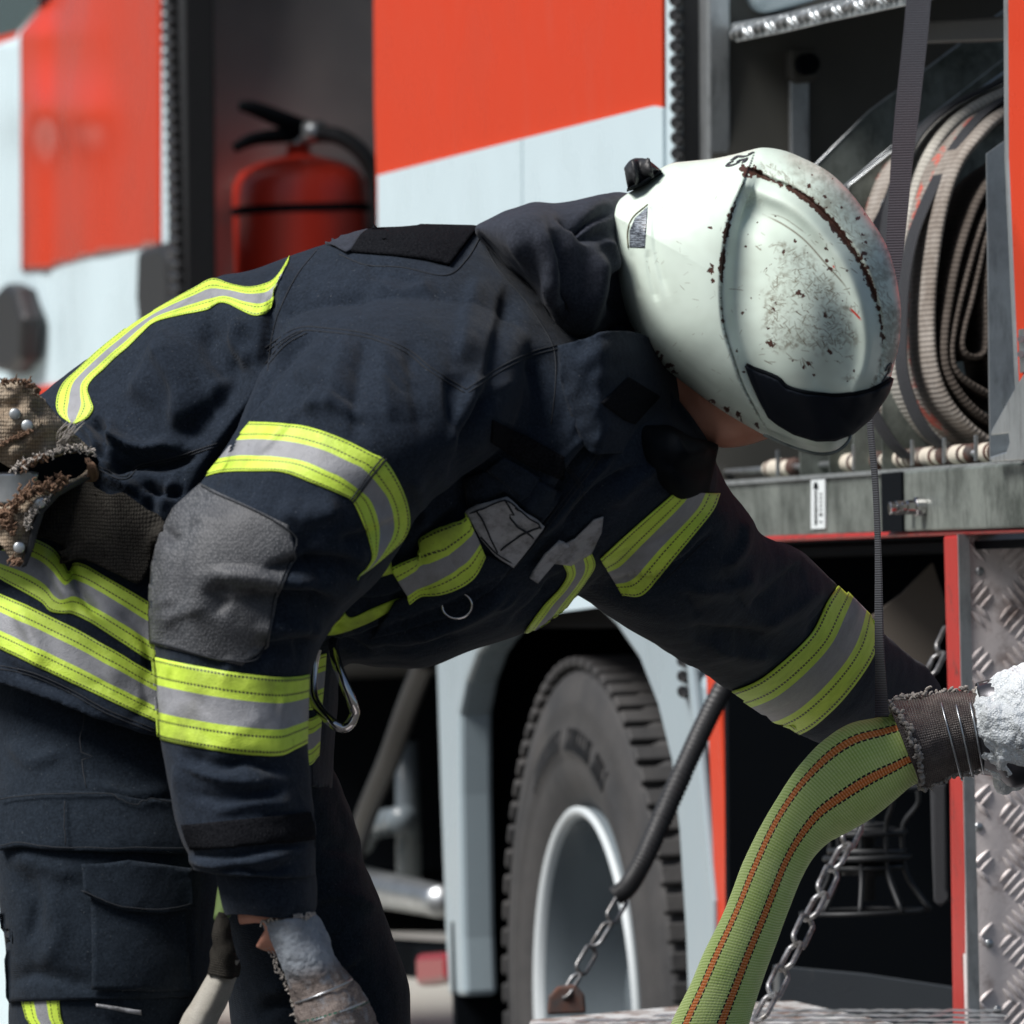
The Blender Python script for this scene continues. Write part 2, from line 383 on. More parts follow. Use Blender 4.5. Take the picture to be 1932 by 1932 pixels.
def fill(poly, step):
    pl = []; n = len(poly)
    for i in range(n):
        a, b = np.array(poly[i], float), np.array(poly[(i+1) % n], float); k = max(1, int(np.linalg.norm(b-a)/step))
        pl += [a+(b-a)*j/k for j in range(k)]
    pl = np.array(pl); x0, y0 = pl.min(0); x1, y1 = pl.max(0)
    gx, gy = np.meshgrid(np.arange(x0+step/2, x1, step), np.arange(y0+step/2, y1, step)); gx, gy = gx.ravel(), gy.ravel()
    ins = np.zeros(len(gx), bool)
    for i in range(len(pl)):
        (ax, ay), (bx, by) = pl[i], pl[(i+1) % len(pl)]
        c = ((ay > gy) != (by > gy)); xx = (bx-ax)*(gy-ay)/((by-ay) if by != ay else 1e-9)+ax; ins ^= (c & (gx < xx))
    d, _, _ = seg_dist(gx, gy, np.vstack([pl, pl[:1]])); ins &= d > step*.45
    allp = [Vector(p) for p in pl]+[Vector((a, b)) for a, b in zip(gx[ins], gy[ins])]
    k = len(pl); r = delaunay_2d_cdt(allp, [(i, (i+1) % k) for i in range(k)], [], 1, 1e-4)
    return [tuple(p) for p in r[0]], [tuple(f) for f in r[2]]
def sm(poly, n=60):
    p = cr(list(poly)+[poly[0]], n); return [tuple(a) for a in p[:-1]]
def patch(name, poly, b, off, thick, m, parent, step=7, ymin=0, yback=9.0, smooth=True, edge_in=0):
    pts, fs = fill(poly, step); V = []; yb = yback
    hit = []
    N_ = []
    for x, y in pts:
        p, q, yb = castn(b, x, y, ymin, yb); V.append(p); N_.append(q)
    fs = [f[::-1] for f in fs]
    V = relax(V, N_, fs, off, 3, 6 if off > .0075 else 0)
    o = mesh_obj(name, V, fs, m, parent, smooth, [(x/100, y/100) for x, y in pts], 0, False)
    face_cam(o)
    md = o.modifiers.new('thickness', 'SOLIDIFY'); md.thickness = thick; md.offset = -1
    return o
def fs_front(o):
    p = o.data.polygons; s = sum(q.normal.y*q.area for q in p); return s < 0
def band(name, r0, r1, b, m, parent, off=.0015, nu=90, nv=14, thick=.0012, ymin=0, yback=9.0):
    a = resample(r0, nu); c = resample(r1, nu); V = []; uv = []; f = []; N_ = []; yb = yback; s = 0; lm = None
    for i in range(nu):
        for j in range(nv+1):
            t = j/nv; x, y = a[i]*(1-t)+c[i]*t
            ym = ymin(x) if callable(ymin) else ymin
            p, q, yb = castn(b, x, y, ym, yb); V.append(p); N_.append(q)
            if j == nv//2:
                if lm is not None: s += min((p-lm).length, .03)
                lm = p
        uv += [(s, j/nv) for j in range(nv+1)]
    for i in range(nu-1):
        for j in range(nv):
            k = i*(nv+1)+j; q = (k, k+1, k+nv+2, k+nv+1)
            if max((V[q[0]]-V[q[2]]).length, (V[q[1]]-V[q[3]]).length) < .06: f.append(q)
    V = relax(V, N_, f, off, 4, 8 if off > .0075 else 0)
    o = mesh_obj(name, V, f, m, parent, True, uv); face_cam(o)
    md = o.modifiers.new('thickness', 'SOLIDIFY'); md.thickness = thick; md.offset = -1
    return o
def seam(mb, pts, b, r=.0008, off=.0003, ymin=0, n=None, double=0):
    n = n or max(8, int(sum(math.dist(pts[i], pts[i+1]) for i in range(len(pts)-1))/7))
    a = resample(pts, n); out = []; yb = 9.0
    for x, y in a:
        p, yb = cast(b, x, y, off, ymin, yb); out.append(p)
    tube(mb, out, r, 5)
    if double:
        t = np.gradient(a, axis=0); t /= np.linalg.norm(t, axis=1)[:, None]; q = a+np.c_[-t[:, 1], t[:, 0]]*double
        seam(mb, [tuple(z) for z in q], b, r, off, ymin, n)
def slab(name, poly, Y, thick, m, parent, step=7, bulge=0, tilt=(0, 0), nz=0, curl=None):
    """thick piece of cloth or sheet hanging at distance Y"""
    pts, fs = fill(poly, step); q = np.array(poly, float); V = []
    d, _, _ = seg_dist(np.array([p[0] for p in pts]), np.array([p[1] for p in pts]), np.vstack([q, q[:1]]))
    cx, cy = q.mean(0)
    for (x, y), dd in zip(pts, d):
        z = Y-bulge*(1-math.exp(-(dd/25)**2))+tilt[0]*(x-cx)+tilt[1]*(y-cy)
        if nz: z += noise.noise(Vector((x/30, y/30, 3.1)))*nz
        if curl: z += curl(x, y)
        V.append(P(x, y, z))
    o = mesh_obj(name, V, fs, m, parent, True, [(x/100, y/100) for x, y in pts])
    face_cam(o)
    md = o.modifiers.new('thickness', 'SOLIDIFY'); md.thickness = thick; md.offset = -1
    return o
def flatten(o, name=None):
    dg = bpy.context.evaluated_depsgraph_get(); dg.update(); me = bpy.data.meshes.new_from_object(o.evaluated_get(dg)); o.modifiers.clear(); o.data = me
# ================================================================ ground, sky, light, camera
g = mesh_obj('ground', [(-60, -15, 0), (60, -15, 0), (60, 150, 0), (-60, 150, 0)], [(0, 1, 2, 3)], m_asphalt, None, False); g['kind'] = 'structure'
pv = mesh_obj('pavement', [(-20, 13.2, .004), (20, 13.2, .004), (20, 60, .004), (-20, 60, .004)], [(0, 1, 2, 3)], mat('pale_concrete', rough=.9, build=lambda k: k.col(k.ramp(k.noise(k.obj(), 12, 6, .7), [(.3, (.32, .31, .27)), (.75, (.42, .41, .37))]))), None, False); pv['kind'] = 'structure'
w = bpy.data.worlds.new('World'); sc.world = w; w.use_nodes = True
SE, SR = math.radians(52), math.radians(-128)
sk = w.node_tree.nodes.new('ShaderNodeTexSky'); sk.sky_type = 'NISHITA'; sk.sun_disc = False
sk.sun_elevation = SE; sk.sun_rotation = math.radians(232); sk.air_density = 1.0; sk.dust_density = 2.5; sk.ozone_density = 1.5
w.node_tree.links.new(sk.outputs[0], w.node_tree.nodes['Background'].inputs[0]); w.node_tree.nodes['Background'].inputs[1].default_value = .056
sl = bpy.data.lights.new('sun', 'SUN'); sl.energy = 4.5; sl.angle = math.radians(25); sl.color = (1, .965, .93)
so = bpy.data.objects.new('sun', sl); sc.collection.objects.link(so)
sdir = Vector((-.68, -.40, 1.0)).normalized()     # towards the sun
so.rotation_euler = sdir.to_track_quat('Z', 'Y').to_euler(); so.location = (-5, -5, 12)
sk.sun_elevation = math.asin(sdir.z); sk.sun_rotation = math.atan2(sdir.x, sdir.y)
cd = bpy.data.cameras.new('camera'); co = bpy.data.objects.new('camera', cd); sc.collection.objects.link(co); sc.camera = co
cd.sensor_width = 36; cd.lens = F/1932*36; cd.clip_end = 1000; cd.clip_start = .1; cd.shift_y = (CY-966)/1932
X_ = Vector((cA, 0, -sA)); Z_ = Vector((sA, 0, cA)); Y_ = Vector((0, 1, 0))
co.matrix_world = Matrix(((X_.x, Z_.x, -Y_.x, 0), (X_.y, Z_.y, -Y_.y, 0), (X_.z, Z_.z, -Y_.z, H), (0, 0, 0, 1)))
cd.dof.use_dof = True; cd.dof.focus_distance = 9.15; cd.dof.aperture_fstop = (cd.lens/1000)/.024
sc.view_settings.view_transform = 'Standard'; sc.view_settings.look = 'None'; sc.view_settings.exposure = 0.22
sc.cycles.use_denoising = True

# ================================================================ the fire truck
truck = empty('fire_truck', (T0.x, T0.y, 0), 'orange and white fire truck with open equipment lockers behind the firefighter', 'fire truck')
def tp(name, poly, o0, o1, m, par=truck, bevel=.004, smooth=False):
    mb = MB(); tprism(mb, poly, o0, o1); return mb.obj(name, m, par, smooth, bevel=bevel)
def ep(name, poly, x0, th, m, par=truck, bevel=.002):
    mb = MB(); eprism(mb, poly, x0, th); return mb.obj(name, m, par, False, bevel=bevel)
UP = -1500
# side panel between the lockers: orange above, white flash below, seam between the two halves
def curved(name, poly, m, cyl, par=truck, th=.03, step=24):
    pts, fs = fill(poly, step); V = [T(x, y, cyl(x, y)) for x, y in pts]
    o = mesh_obj(name, V, [f[::-1] for f in fs], m, par, True, [(x/100, y/100) for x, y in pts])
    if o.data.polygons[0].normal.dot(M) > 0: o.data.flip_normals()
    md = o.modifiers.new('thickness', 'SOLIDIFY'); md.thickness = th; md.offset = -1; return o
Z0 = lambda x, y: 0.0
pan = curved('side_panel', [(697, UP), (1247, UP), (1250, 200), (1256, 1120), (1130, 1140), (985, 1158), (900, 1190), (715, 1190), (712, 430), (706, 200)], m_orange, Z0)
wh = curved('white_flash', [(712, 331), (985, 262), (1232, 200), (1250, 204), (1256, 1128), (985, 1164), (716, 1195)], m_white, lambda x, y: Z0(x, y)-.007, truck, .005)
curved('panel_seam', [(983.6, 264), (985.0, 263.6), (987, 1160), (985.6, 1160)], mat('seam_grey', (.30, .40, .44), .6), lambda x, y: Z0(x, y)-.0078, truck, .001, 6)
tp('panel_backing', [(700, UP), (1248, UP), (1256, 1185), (716, 1185)], .04, .10, m_black)
for o in [q for q in sc.objects if q.name.split('.')[0] in ('side_panel', 'white_flash', 'panel_seam')]: o.data.polygons.foreach_set('use_smooth', [False]*len(o.data.polygons))
# cab side, with body lines
def cabf(x, y):
    o = .012*math.sin((x-20)/90.)
    o += -.016*math.exp(-((x-165)/45.)**2)
    o += .012*math.exp(-((x-102)/18.)**2)
    o += -.02*math.exp(-((y-205-x*.05)/60.)**2)*math.exp(-((x-110)/80.)**2)
    o += .05*max(0, (60-y)/100.)*math.exp(-((x-60)/80.)**2)
    return o
cab = curved('cab_side', [(36, 60), (75, 18), (95, -60), (120, UP), (306, UP), (318, 480), (322, 1000), (330, 1932), (330, 2350), (-700, 2350), (-700, 140), (-120, 120), (30, 72)], m_white, cabf, step=16)
curved('orange_flash', [(38, 62), (75, 18), (95, -60), (120, UP), (303, UP), (302, 462), (170, 482), (90, 508), (40, 512)], m_orange_gloss, lambda x, y: cabf(x, y)-.004, truck, .003, 12)
curved('orange_flash', [(40, 735), (120, 722), (318, 700), (321, 760), (323, 1000), (326, 1500), (40, 1560)], m_orange_gloss, lambda x, y: cabf(x, y)-.004, truck, .003, 16)
tp('cab_window', [(-700, 120), (-120, 100), (30, 60), (68, 15), (90, -60), (110, UP), (-700, UP)], .02, .03, m_glass, bevel=0)
for pl in ([(258, 472), (300, 458), (312, 480), (316, 590), (300, 628), (262, 632), (255, 560)], [(-20, 560), (5, 535), (25, 545), (40, 600), (36, 680), (15, 706), (-12, 700), (-25, 640)]):
    h = tp('door_handle', pl, -.035, .01, m_rubber, bevel=.012)
# black seal posts
mb = MB(); tprism(mb, [(303, UP), (333, UP), (352, 560), (358, 1250), (326, 1250), (318, 560)], -.02, .03)
for i in range(80):
    y = -700+i*23; xx = 318+y*.03
    tube(mb, [T(xx-5, y, -.025), T(xx+8, y+7, -.028)], .010, 8)
mb.obj('rubber_seal', m_rubber, truck, bevel=.004)
tp('seal_trim', [(334, UP), (343, UP), (358, 560), (364, 1250), (354, 1250), (350, 560)], -.01, .03, m_grey_trim)
mb = MB(); tprism(mb, [(1262, UP), (1286, UP), (1292, 1000), (1268, 1000)], .0, .03)
for i in range(70):
    y = -700+i*29; xx = 1270+y*.012
    tube(mb, [T(xx, y, -.006), T(xx+3, y+4, -.012), T(xx+9, y+13, -.006)], [.004, .008, .004], 8, smooth_n=7)
mb.obj('rubber_seal', m_rubber, truck, bevel=.003)
tp('seal_trim', [(1250, UP), (1261, UP), (1271, 1000), (1258, 1000)], -.004, .02, m_white)
tp('seal_trim', [(1300, UP), (1331, UP), (1338, 1000), (1308, 1000)], .02, .05, m_alu)
tp('door_frame', [(1287, UP), (1299, UP), (1307, 1000), (1292, 1000)], .03, .06, m_black)
# recess behind the seal with the extinguisher
ep('recess_wall', [(340, UP), (1100, UP), (1100, 1300), (362, 1300)], 330, .02, m_recess, bevel=0)
mb = MB(); ext(mb, [T(340, UP, .75), T(1240, UP, .75), T(1240, 1300, .75), T(345, 1300, .75)], M*.02); mb.obj('recess_back', m_dark, truck)
mb = MB()
for (x0, y0, x1, y1, wd) in ((700, 20, 480, 190, 30), (700, -60, 560, 10, 22)):
    pass
tp('recess_floor', [(345, 1290), (715, 1215), (715, 1235), (345, 1310)], .02, .7, m_dark)
# ---- right locker
eprism_pts = [(1338, UP), (2600, UP), (2600, 985), (1345, 985)]
ep('locker_end_wall', eprism_pts, 1332, .02, m_interior, bevel=0)
mb = MB(); ext(mb, [T(1335, UP, .62), T(2300, UP, .62), T(2300, 1100, .62), T(1335, 1100, .62)], M*.02); mb.obj('locker_back', m_dark, truck)
mb = MB()
eprism(mb, [(1486, 150), (1522, 148), (1524, 330), (1488, 330)], 1334, -.012); mb.obj('wall_rail', m_steel, truck, bevel=.002)
mb = MB(); eprism(mb, [(1478, 95), (1532, 92), (1536, 150), (1524, 156), (1490, 158), (1480, 150)], 1334, -.03); mb.obj('latch_bracket', m_interior, truck, bevel=.006)
mb = MB()
c = E(1506, 125, 1334)-D*.035; tube(mb, [c, c-D*.02], .014, 16); mb.obj('bracket_bolt', m_black, truck)
# upper shelf: folded tread plate edge
sh = MB(); tprism(sh, [(1380, 44), (1476, 26), (1560, 4), (1720, -36), (2000, -110), (2000, -62), (1720, 8), (1560, 42), (1484, 60), (1388, 79), (1379, 66)], -.02, -.016)
so_ = sh.obj('upper_shelf', m_alu, truck, bevel=.001)
sh = MB(); ext(sh, [T(1380, 50, -.016), T(2000, -104, -.016), T(2000, -104, .6), T(1380, 50, .6)], Vector((0, 0, -.004))); sh.obj('shelf_sheet', m_alu, so_)
sh = MB()
for i in range(34):
    x = 1388+i*10.5; yt = 47-(x-1388)*.236; s = 1 if (i//2) % 2 else -1
    a = T(x-4*s, yt+3, -.021); b = T(x+5*s, yt+29, -.021); tube(sh, [a, (a+b)/2-M*.003, b], [.0005, .0048, .0005], 6, smooth_n=7)
sh.obj('tread_bumps', m_alu, so_, True)
sh = MB(); ext(sh, [T(1390, 88, .03), T(2000, -40, .03), T(2000, 130, .03), T(1390, 138, .03)], M*.02)
bxs = tp('shelf_underframe', [(1720, 40), (1900, 30), (1900, 78), (1720, 84)], .05, .09, m_dark)
# chain of things on the shelf: a stored canister, only its base in the picture
st = empty('stored_canister', T(1440, 20, .06), 'white-grey canister lying on the upper shelf at the top edge', 'canister')
mb = MB(); tube(mb, [T(1396, 2, .1), T(1404, 0, .1), T(1520, -28, .1), T(1530, -30, .1)], [.006, .022, .022, .008], 20, smooth_n=24); mb.obj('canister_shell', m_grey_trim, st, True)
mb = MB(); tube(mb, [T(1380, 6, .1), T(1397, 2, .1)], .009, 14); mb.obj('cap', m_black, st, True)
# ---- bar at the foot of the locker
bar = MB(); tprism(bar, [(1352, 915), (1700, 890), (1700, 1003), (1352, 1018)], .0, .05)
bar = bar.obj('sill_bar', m_dirty_steel, truck, bevel=.002)
b2 = MB(); tprism(b2, [(1702, 889), (1932, 872), (2100, 861), (2100, 987), (1932, 996), (1702, 1003)], -.008, .05); b2.obj('sill_bar', m_dirty_steel, truck, bevel=.003)
b3 = MB(); tprism(b3, [(1352, 908), (1700, 884), (1932, 867), (2100, 855), (2100, 863), (1932, 875), (1700, 892), (1352, 917)], -.004, .0); b3.obj('bright_lip', m_alu, bar)
mb = MB(); tprism(mb, [(1662, 893), (1700, 890), (1702, 1003), (1664, 1004)], -.0115, -.0085); mb.obj('black_strip', m_black, bar)
mb = MB(); tprism(mb, [(1530, 905), (1556, 903), (1556, 997), (1530, 998)], -.003, -.001)
stk = mb.obj('label_sticker', mat('sticker', (.78, .84, .85), .4), bar)
mb = MB(); rr = random.Random(4)
tprism(mb, [(1536, 910), (1540, 910), (1542, 922), (1534, 922)], -.0045, -.003)
for i in range(26):
    y = 926+i*2.5; x = 1536; tprism(mb, [(x, y), (x+rr.choice((2, 4, 5)), y), (x+3, y+1.2), (x, y+1.2)], -.0042, -.003)
    if rr.random() < .3: tprism(mb, [(1545, y), (1550, y), (1550, y+1.4), (1545, y+1.4)], -.0042, -.003)
mb.obj('label_print', m_black, stk)
for i, x in enumerate((1748,)):
    mb = MB()
    for k, (o0, o1, r) in enumerate(((-.030, -.012, .0085), (-.036, -.030, .006), (-.020, -.008, .0115))):
        p = T(1757, 955, 0)
        tube(mb, [p+M*o0, p+M*o1], r, 6 if k != 2 else 16)
    mb.obj('bolt', m_chrome, bar, bevel=.001); mb = MB(); p = T(1737, 957, 0); tube(mb, [p+M*(-.030), p+M*(-.006)], .0085, 6); tube(mb, [p+M*(-.038), p+M*(-.030)], .0075, 12)
    mb.obj('bolt', m_chrome, bar, bevel=.001)
# red frame members
tp('red_rail', [(1440, 1012), (1700, 1003), (1932, 996), (2100, 989), (2100, 1002), (1932, 1006), (1700, 1014), (1440, 1024)], -.004, .05, m_red)
mb = MB(); ext(mb, [T(1320, 1030, .03), T(1805, 1016, .03), T(1805, 1044, .03), T(1320, 1060, .03)], M*.1); mb.obj('lower_beam', m_black, truck)
tp('red_post', [(1779, 1010), (1806, 1008), (1832, 2200), (1800, 2200), (1790, 1450)], -.004, .004, m_red)
# orange edge of the body on the far right
tp('corner_panel', [(1893, UP), (2200, UP), (2200, 868), (1928, 872), (1915, 600), (1902, 300)], -.02, .0, m_orange)
tp('corner_trim', [(1884, UP), (1892, UP), (1901, 300), (1914, 600), (1927, 872), (1920, 872), (1907, 600), (1893, 300)], -.022, .02, m_alu)
# latch bracket
mb = MB(); tprism(mb, [(1870, 812), (1920, 722), (1934, 700), (1934, 868), (1870, 872), (1866, 862), (1898, 852), (1904, 834), (1902, 818), (1868, 822)], -.024, -.016)
lb = mb.obj('latch_bracket', m_alu, truck, bevel=.002)
mb = MB(); [tube(mb, [T(1926, y, -.028), T(1926, y, -.022)], .004, 12) for y in (640, 668)]; tprism(mb, [(1921, 622), (1932, 620), (1936, 700), (1924, 704)], -.024, -.018); mb.obj('rivet_plate', m_steel, lb)
# divider plates across the locker
for j, (x0, poly) in enumerate(((1868, [(1861, 290), (1900, 262), (2200, 60), (2200, 868), (1868, 872)]),
        (1660, [(1662, 388), (1668, 376), (1760, 300), (2000, 130), (2000, 880), (1665, 890)]),
        (1612, [(1598, 362), (1602, 350), (1700, 272), (1960, 90), (1960, 890), (1612, 895)]),
        (1560, [(1560, 380), (1700, 262), (1960, 60), (1960, 890), (1565, 898)]),
        (1510, [(1500, 360), (1530, 320), (1640, 210), (1920, 0), (1920, 890), (1510, 900)]))):
    ep('divider_plate', poly, x0, .003, m_steel if j == 0 else m_dirty_steel, bevel=.0006)
    if j:
        mb = MB(); e = [E(x, y, x0) for x, y in poly[:4]]; tube(mb, e, .0014, 6); mb.obj('plate_edge', m_alu, truck, True)
# roller shaft and rollers above the bar
sh = MB(); tube(sh, [T(1340, 893, .03), T(2000, 843, .03)], .004, 8); shaft = sh.obj('roller_shaft', m_steel, truck, True)
m_roll = mat('cream_roller', (.62, .57, .48), .45)
for xc, wd in ((1475, 30), (1608, 26), (1642, 20), (1700, 34), (1728, 14), (1762, 26), (1816, 24), (1868, 20), (1892, 20)):
    y = 893-(xc-1340)*.0758
    mb = MB(); tube(mb, [T(xc-wd, y+wd*.07, .03), T(xc-wd*.7, y+wd*.05, .03), T(xc, y, .03), T(xc+wd*.4, y, .03), T(xc+wd*.8, y-wd*.06, .03)], [.006, .0105, .0115, .0095, .006], 16, smooth_n=16)
    mb.obj('roller', m_roll, shaft, True)
    for q in (-.55, .25, .8): mb = MB(); tube(mb, [T(xc+wd*q-1.2, y-wd*q*.07, .03), T(xc+wd*q+1.6, y-wd*q*.08, .03)], .0118, 16); mb.obj('roller_collar', m_rust, shaft, True)
for x in (1468, 1612, 1722, 1782, 1842):
    y = 893-(x-1340)*.0758; ep('roller_bracket', [(x-4, y-34), (x+4, y-34), (x+4, y+14), (x-4, y+16)], x, .002, m_steel)
# ---- lower locker void
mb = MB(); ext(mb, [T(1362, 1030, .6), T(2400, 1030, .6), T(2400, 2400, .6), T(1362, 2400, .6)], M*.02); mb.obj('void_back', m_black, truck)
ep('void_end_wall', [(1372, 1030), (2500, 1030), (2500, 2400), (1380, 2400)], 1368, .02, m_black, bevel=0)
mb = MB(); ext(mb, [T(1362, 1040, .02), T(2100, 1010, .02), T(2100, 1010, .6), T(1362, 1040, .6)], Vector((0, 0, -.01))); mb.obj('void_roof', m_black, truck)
ep('kick_plate', [(1470, 1822), (1640, 1838), (1800, 1862), (1800, 2300), (1470, 2300)], 1500, .03, mat('kick_grey', rough=.6, build=_paint((.07, .08, .09), .4)))
# bulkhead with raised lozenges, facing the camera
bp = MB(); eprism(bp, [(1806, 1007), (2250, 985), (2250, 2500), (1845, 2500), (1830, 1960)], 1807, .02)
bulk = bp.obj('tread_plate_wall', m_tread, truck, bevel=.001)
mb = MB(); tprism(mb, [(1806, 1008), (1808, 1008), (1835, 2200), (1832, 2200)], -.010, .003); mb.obj('plate_edge', m_steel, bulk)
bm_ = MB(); rr = random.Random(3)
row = 0
for jy in range(-1, 17):
    for jx in range(0, 5):
        cx, cy = 1832+jx*88+(jy % 2)*6, 1052+jy*62; s = 1 if (jx+jy) % 2 else -1
        for k in range(5):
            kk = (k-2)*15; ang = math.radians(48+rr.uniform(-3, 3))*s
            ux, uy = math.cos(ang), -math.sin(ang)
            ox, oy = cx+kk*.72, cy+kk*.72*s*1.0
            L = 25 if k not in (0, 4) else 20
            if ox-L*.8 < 1812+(oy-1008)*.025 or oy < 1018: continue
            a, b = E(ox-ux*L, oy-uy*L, 1807)-D*.0004, E(ox+ux*L, oy+uy*L, 1807)-D*.0004
            ax = (b-a).normalized(); pr = ax.cross(D); V = []; n = 10
            for i in range(n+1):
                t = i/n; q = a+(b-a)*t; wd = .0034*math.sin(math.pi*t)**.8+.0001
                for g in (-1, -.5, 0, .5, 1): V.append(q+pr*wd*g-D*(.0030*math.sin(math.pi*t)**.6*(1-g*g)))
            fs = [(i*5+g, i*5+g+1, i*5+g+6, i*5+g+5) for i in range(n) for g in range(4)]
            bm_.add(V, fs)
bm_.obj('raised_lozenges', m_tread, bulk, True)
for x, y in ((1848, 1078), (1852, 1330), (1846, 1560), (1866, 1780), (1882, 1905)):
    mb = MB(); p = E(x, y, 1807); tube(mb, [p, p-D*.002, p-D*.0032], [.0055, .005, .002], 14); mb.obj('rivet', m_steel, bulk, True)
# ---- lower left: rocker panels, wheel arch, underbody
tp('arch_panel', [(1085, 1110), (1260, 1100), (1292, 1240), (1330, 1290), (1345, 1700), (1352, 2400), (1304, 2400), (1300, 2000), (1292, 1760), (1280, 1570), (1266, 1440), (1240, 1335), (1205, 1245), (1160, 1180), (1120, 1140)], -.0, .05, m_grey_trim, bevel=.008)
tp('arch_panel', [(1292, 1230), (1300, 1230), (1345, 1700), (1352, 2400), (1340, 2400), (1333, 1700)], -.012, .0, m_grey_trim)
tp('orange_post', [(1330, 1240), (1352, 1225), (1366, 1500), (1372, 1700), (1380, 2400), (1352, 2400), (1348, 1700)], -.006, .05, m_orange)
tp('arch_lip', [(820, 1190), (960, 1150), (930, 1192), (898, 1235), (878, 1290), (866, 1350), (867, 1500), (872, 1770), (876, 1880), (846, 1880), (840, 1770), (830, 1500), (824, 1300)], -.01, .04, m_grey_trim, bevel=.008)
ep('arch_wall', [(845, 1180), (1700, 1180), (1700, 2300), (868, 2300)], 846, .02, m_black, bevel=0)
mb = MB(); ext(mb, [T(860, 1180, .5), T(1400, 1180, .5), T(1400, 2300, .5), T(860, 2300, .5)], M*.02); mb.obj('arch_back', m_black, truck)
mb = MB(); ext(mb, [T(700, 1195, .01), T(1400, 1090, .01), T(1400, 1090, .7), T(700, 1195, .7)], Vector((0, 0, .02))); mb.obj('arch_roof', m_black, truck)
# wheel
WC = T(1133, 1927, .06); WR = 712/1405.0
wheel = MB()
axis = -M
def lathe(mb, c, ax, prof, n=96):
    u = Vector((0, 0, 1)); w_ = ax.cross(u).normalized(); V = []; k = len(prof)
    for i in range(n):
        a = 2*math.pi*i/n; r = u*math.cos(a)+w_*math.sin(a)
        for d, rad in prof: V.append(c+ax*d+r*rad)
    mb.add(V, [(i*k+j, i*k+j+1, ((i+1) % n)*k+j+1, ((i+1) % n)*k+j) for i in range(n) for j in range(k-1)])
R = WR
lathe(wheel, WC, axis, [(-.26, R*.62), (-.28, R*.8), (-.26, R*.95), (-.24, R*.985), (-.02, R*.985), (.012, R*.955), (.02, R*.93), (.022, R*.88), (.026, R*.86), (.022, R*.84), (.032, R*.78), (.034, R*.74), (.028, R*.72), (.03, R*.70), (.02, R*.64), (.012, R*.61), (0, R*.57), (-.02, R*.555)])
tyre = wheel.obj('tyre', m_tyre, None, True)
mb = MB()
for i in range(78):
    a = 2*math.pi*i/78; u = Vector((0, 0, 1)); w_ = axis.cross(u)
    r = u*math.cos(a)+w_*math.sin(a); t = u*-math.sin(a)+w_*math.cos(a)
    for d0, d1, sk_ in ((.022, -.06, .0), (-.075, -.15, .01), (-.165, -.25, 0)):
        q = [WC+axis*d0+r*R*.965-t*.0140, WC+axis*d0+r*R*.965+t*.0140, WC+axis*d1+r*R*.965+t*.0140, WC+axis*d1+r*R*.965-t*.0140]
        ext(mb, q, r*R*.028)
tr = mb.obj('tread_blocks', m_tyre, None, False, bevel=.004)
mb = MB()
for i in range(26):     # worn raised marks on the sidewall
    a = math.radians(-30+i*2.6)
    if i in (4, 13, 14, 25): continue
    u = Vector((0, 0, 1)); w_ = axis.cross(u); r = u*math.cos(a)+w_*math.sin(a); t = u*-math.sin(a)+w_*math.cos(a)
    for dt, r0, r1 in ((-.006, .74, .80), (.005, .74, rr.choice((.77, .80)))):
        q = [WC+axis*.031+r*R*r0+t*(dt-.0014), WC+axis*.031+r*R*r0+t*(dt+.0014), WC+axis*.026+r*R*r1+t*(dt+.0014), WC+axis*.026+r*R*r1+t*(dt-.0014)]
        ext(mb, q, axis*.006)
mk = mb.obj('sidewall_marks', m_rubber, None, False)
mb = MB(); lathe(mb, WC, axis, [(.0, R*.58), (.018, R*.585), (.022, R*.572), (.012, R*.553), (-.03, R*.54), (-.12, R*.50), (-.16, R*.40), (-.15, R*.25), (-.10, R*.22), (-.06, R*.2), (-.05, .001)])
rim = mb.obj('rim', m_rim, None, True)
mb = MB(); lathe(mb, WC+axis*.012, axis, [(.0, R*.583), (.010, R*.586), (.014, R*.576), (.008, R*.558), (.0, R*.553)]); lip = mb.obj('rim_lip', mat('rim_edge', (.55, .60, .62), .4), None, True)
mb = MB()
for i in range(10):
    a = 2*math.pi*i/10; u = Vector((0, 0, 1)); w_ = axis.cross(u); r = u*math.cos(a)+w_*math.sin(a)
    tube(mb, [WC+r*R*.33-axis*.155, WC+r*R*.33-axis*.12], .016, 6)
nuts = mb.obj('wheel_nuts', m_dirty_steel, None)
wl = mesh_obj('wheel', [WC+axis*-.2+Vector((0, 0, .07)), WC+axis*-.2, WC+axis*-.2+D*.07], [(0, 1, 2)], m_tyre, truck)
mb = MB(); tube(mb, [WC+axis*-.3, WC+axis*-.06], .08, 20); me_ = mb.obj('wheel', m_rim, truck, True); bpy.data.objects.remove(wl); wl = me_; wl.name = 'wheel'
for o in (tyre, tr, mk, rim, lip, nuts): o.parent = wl
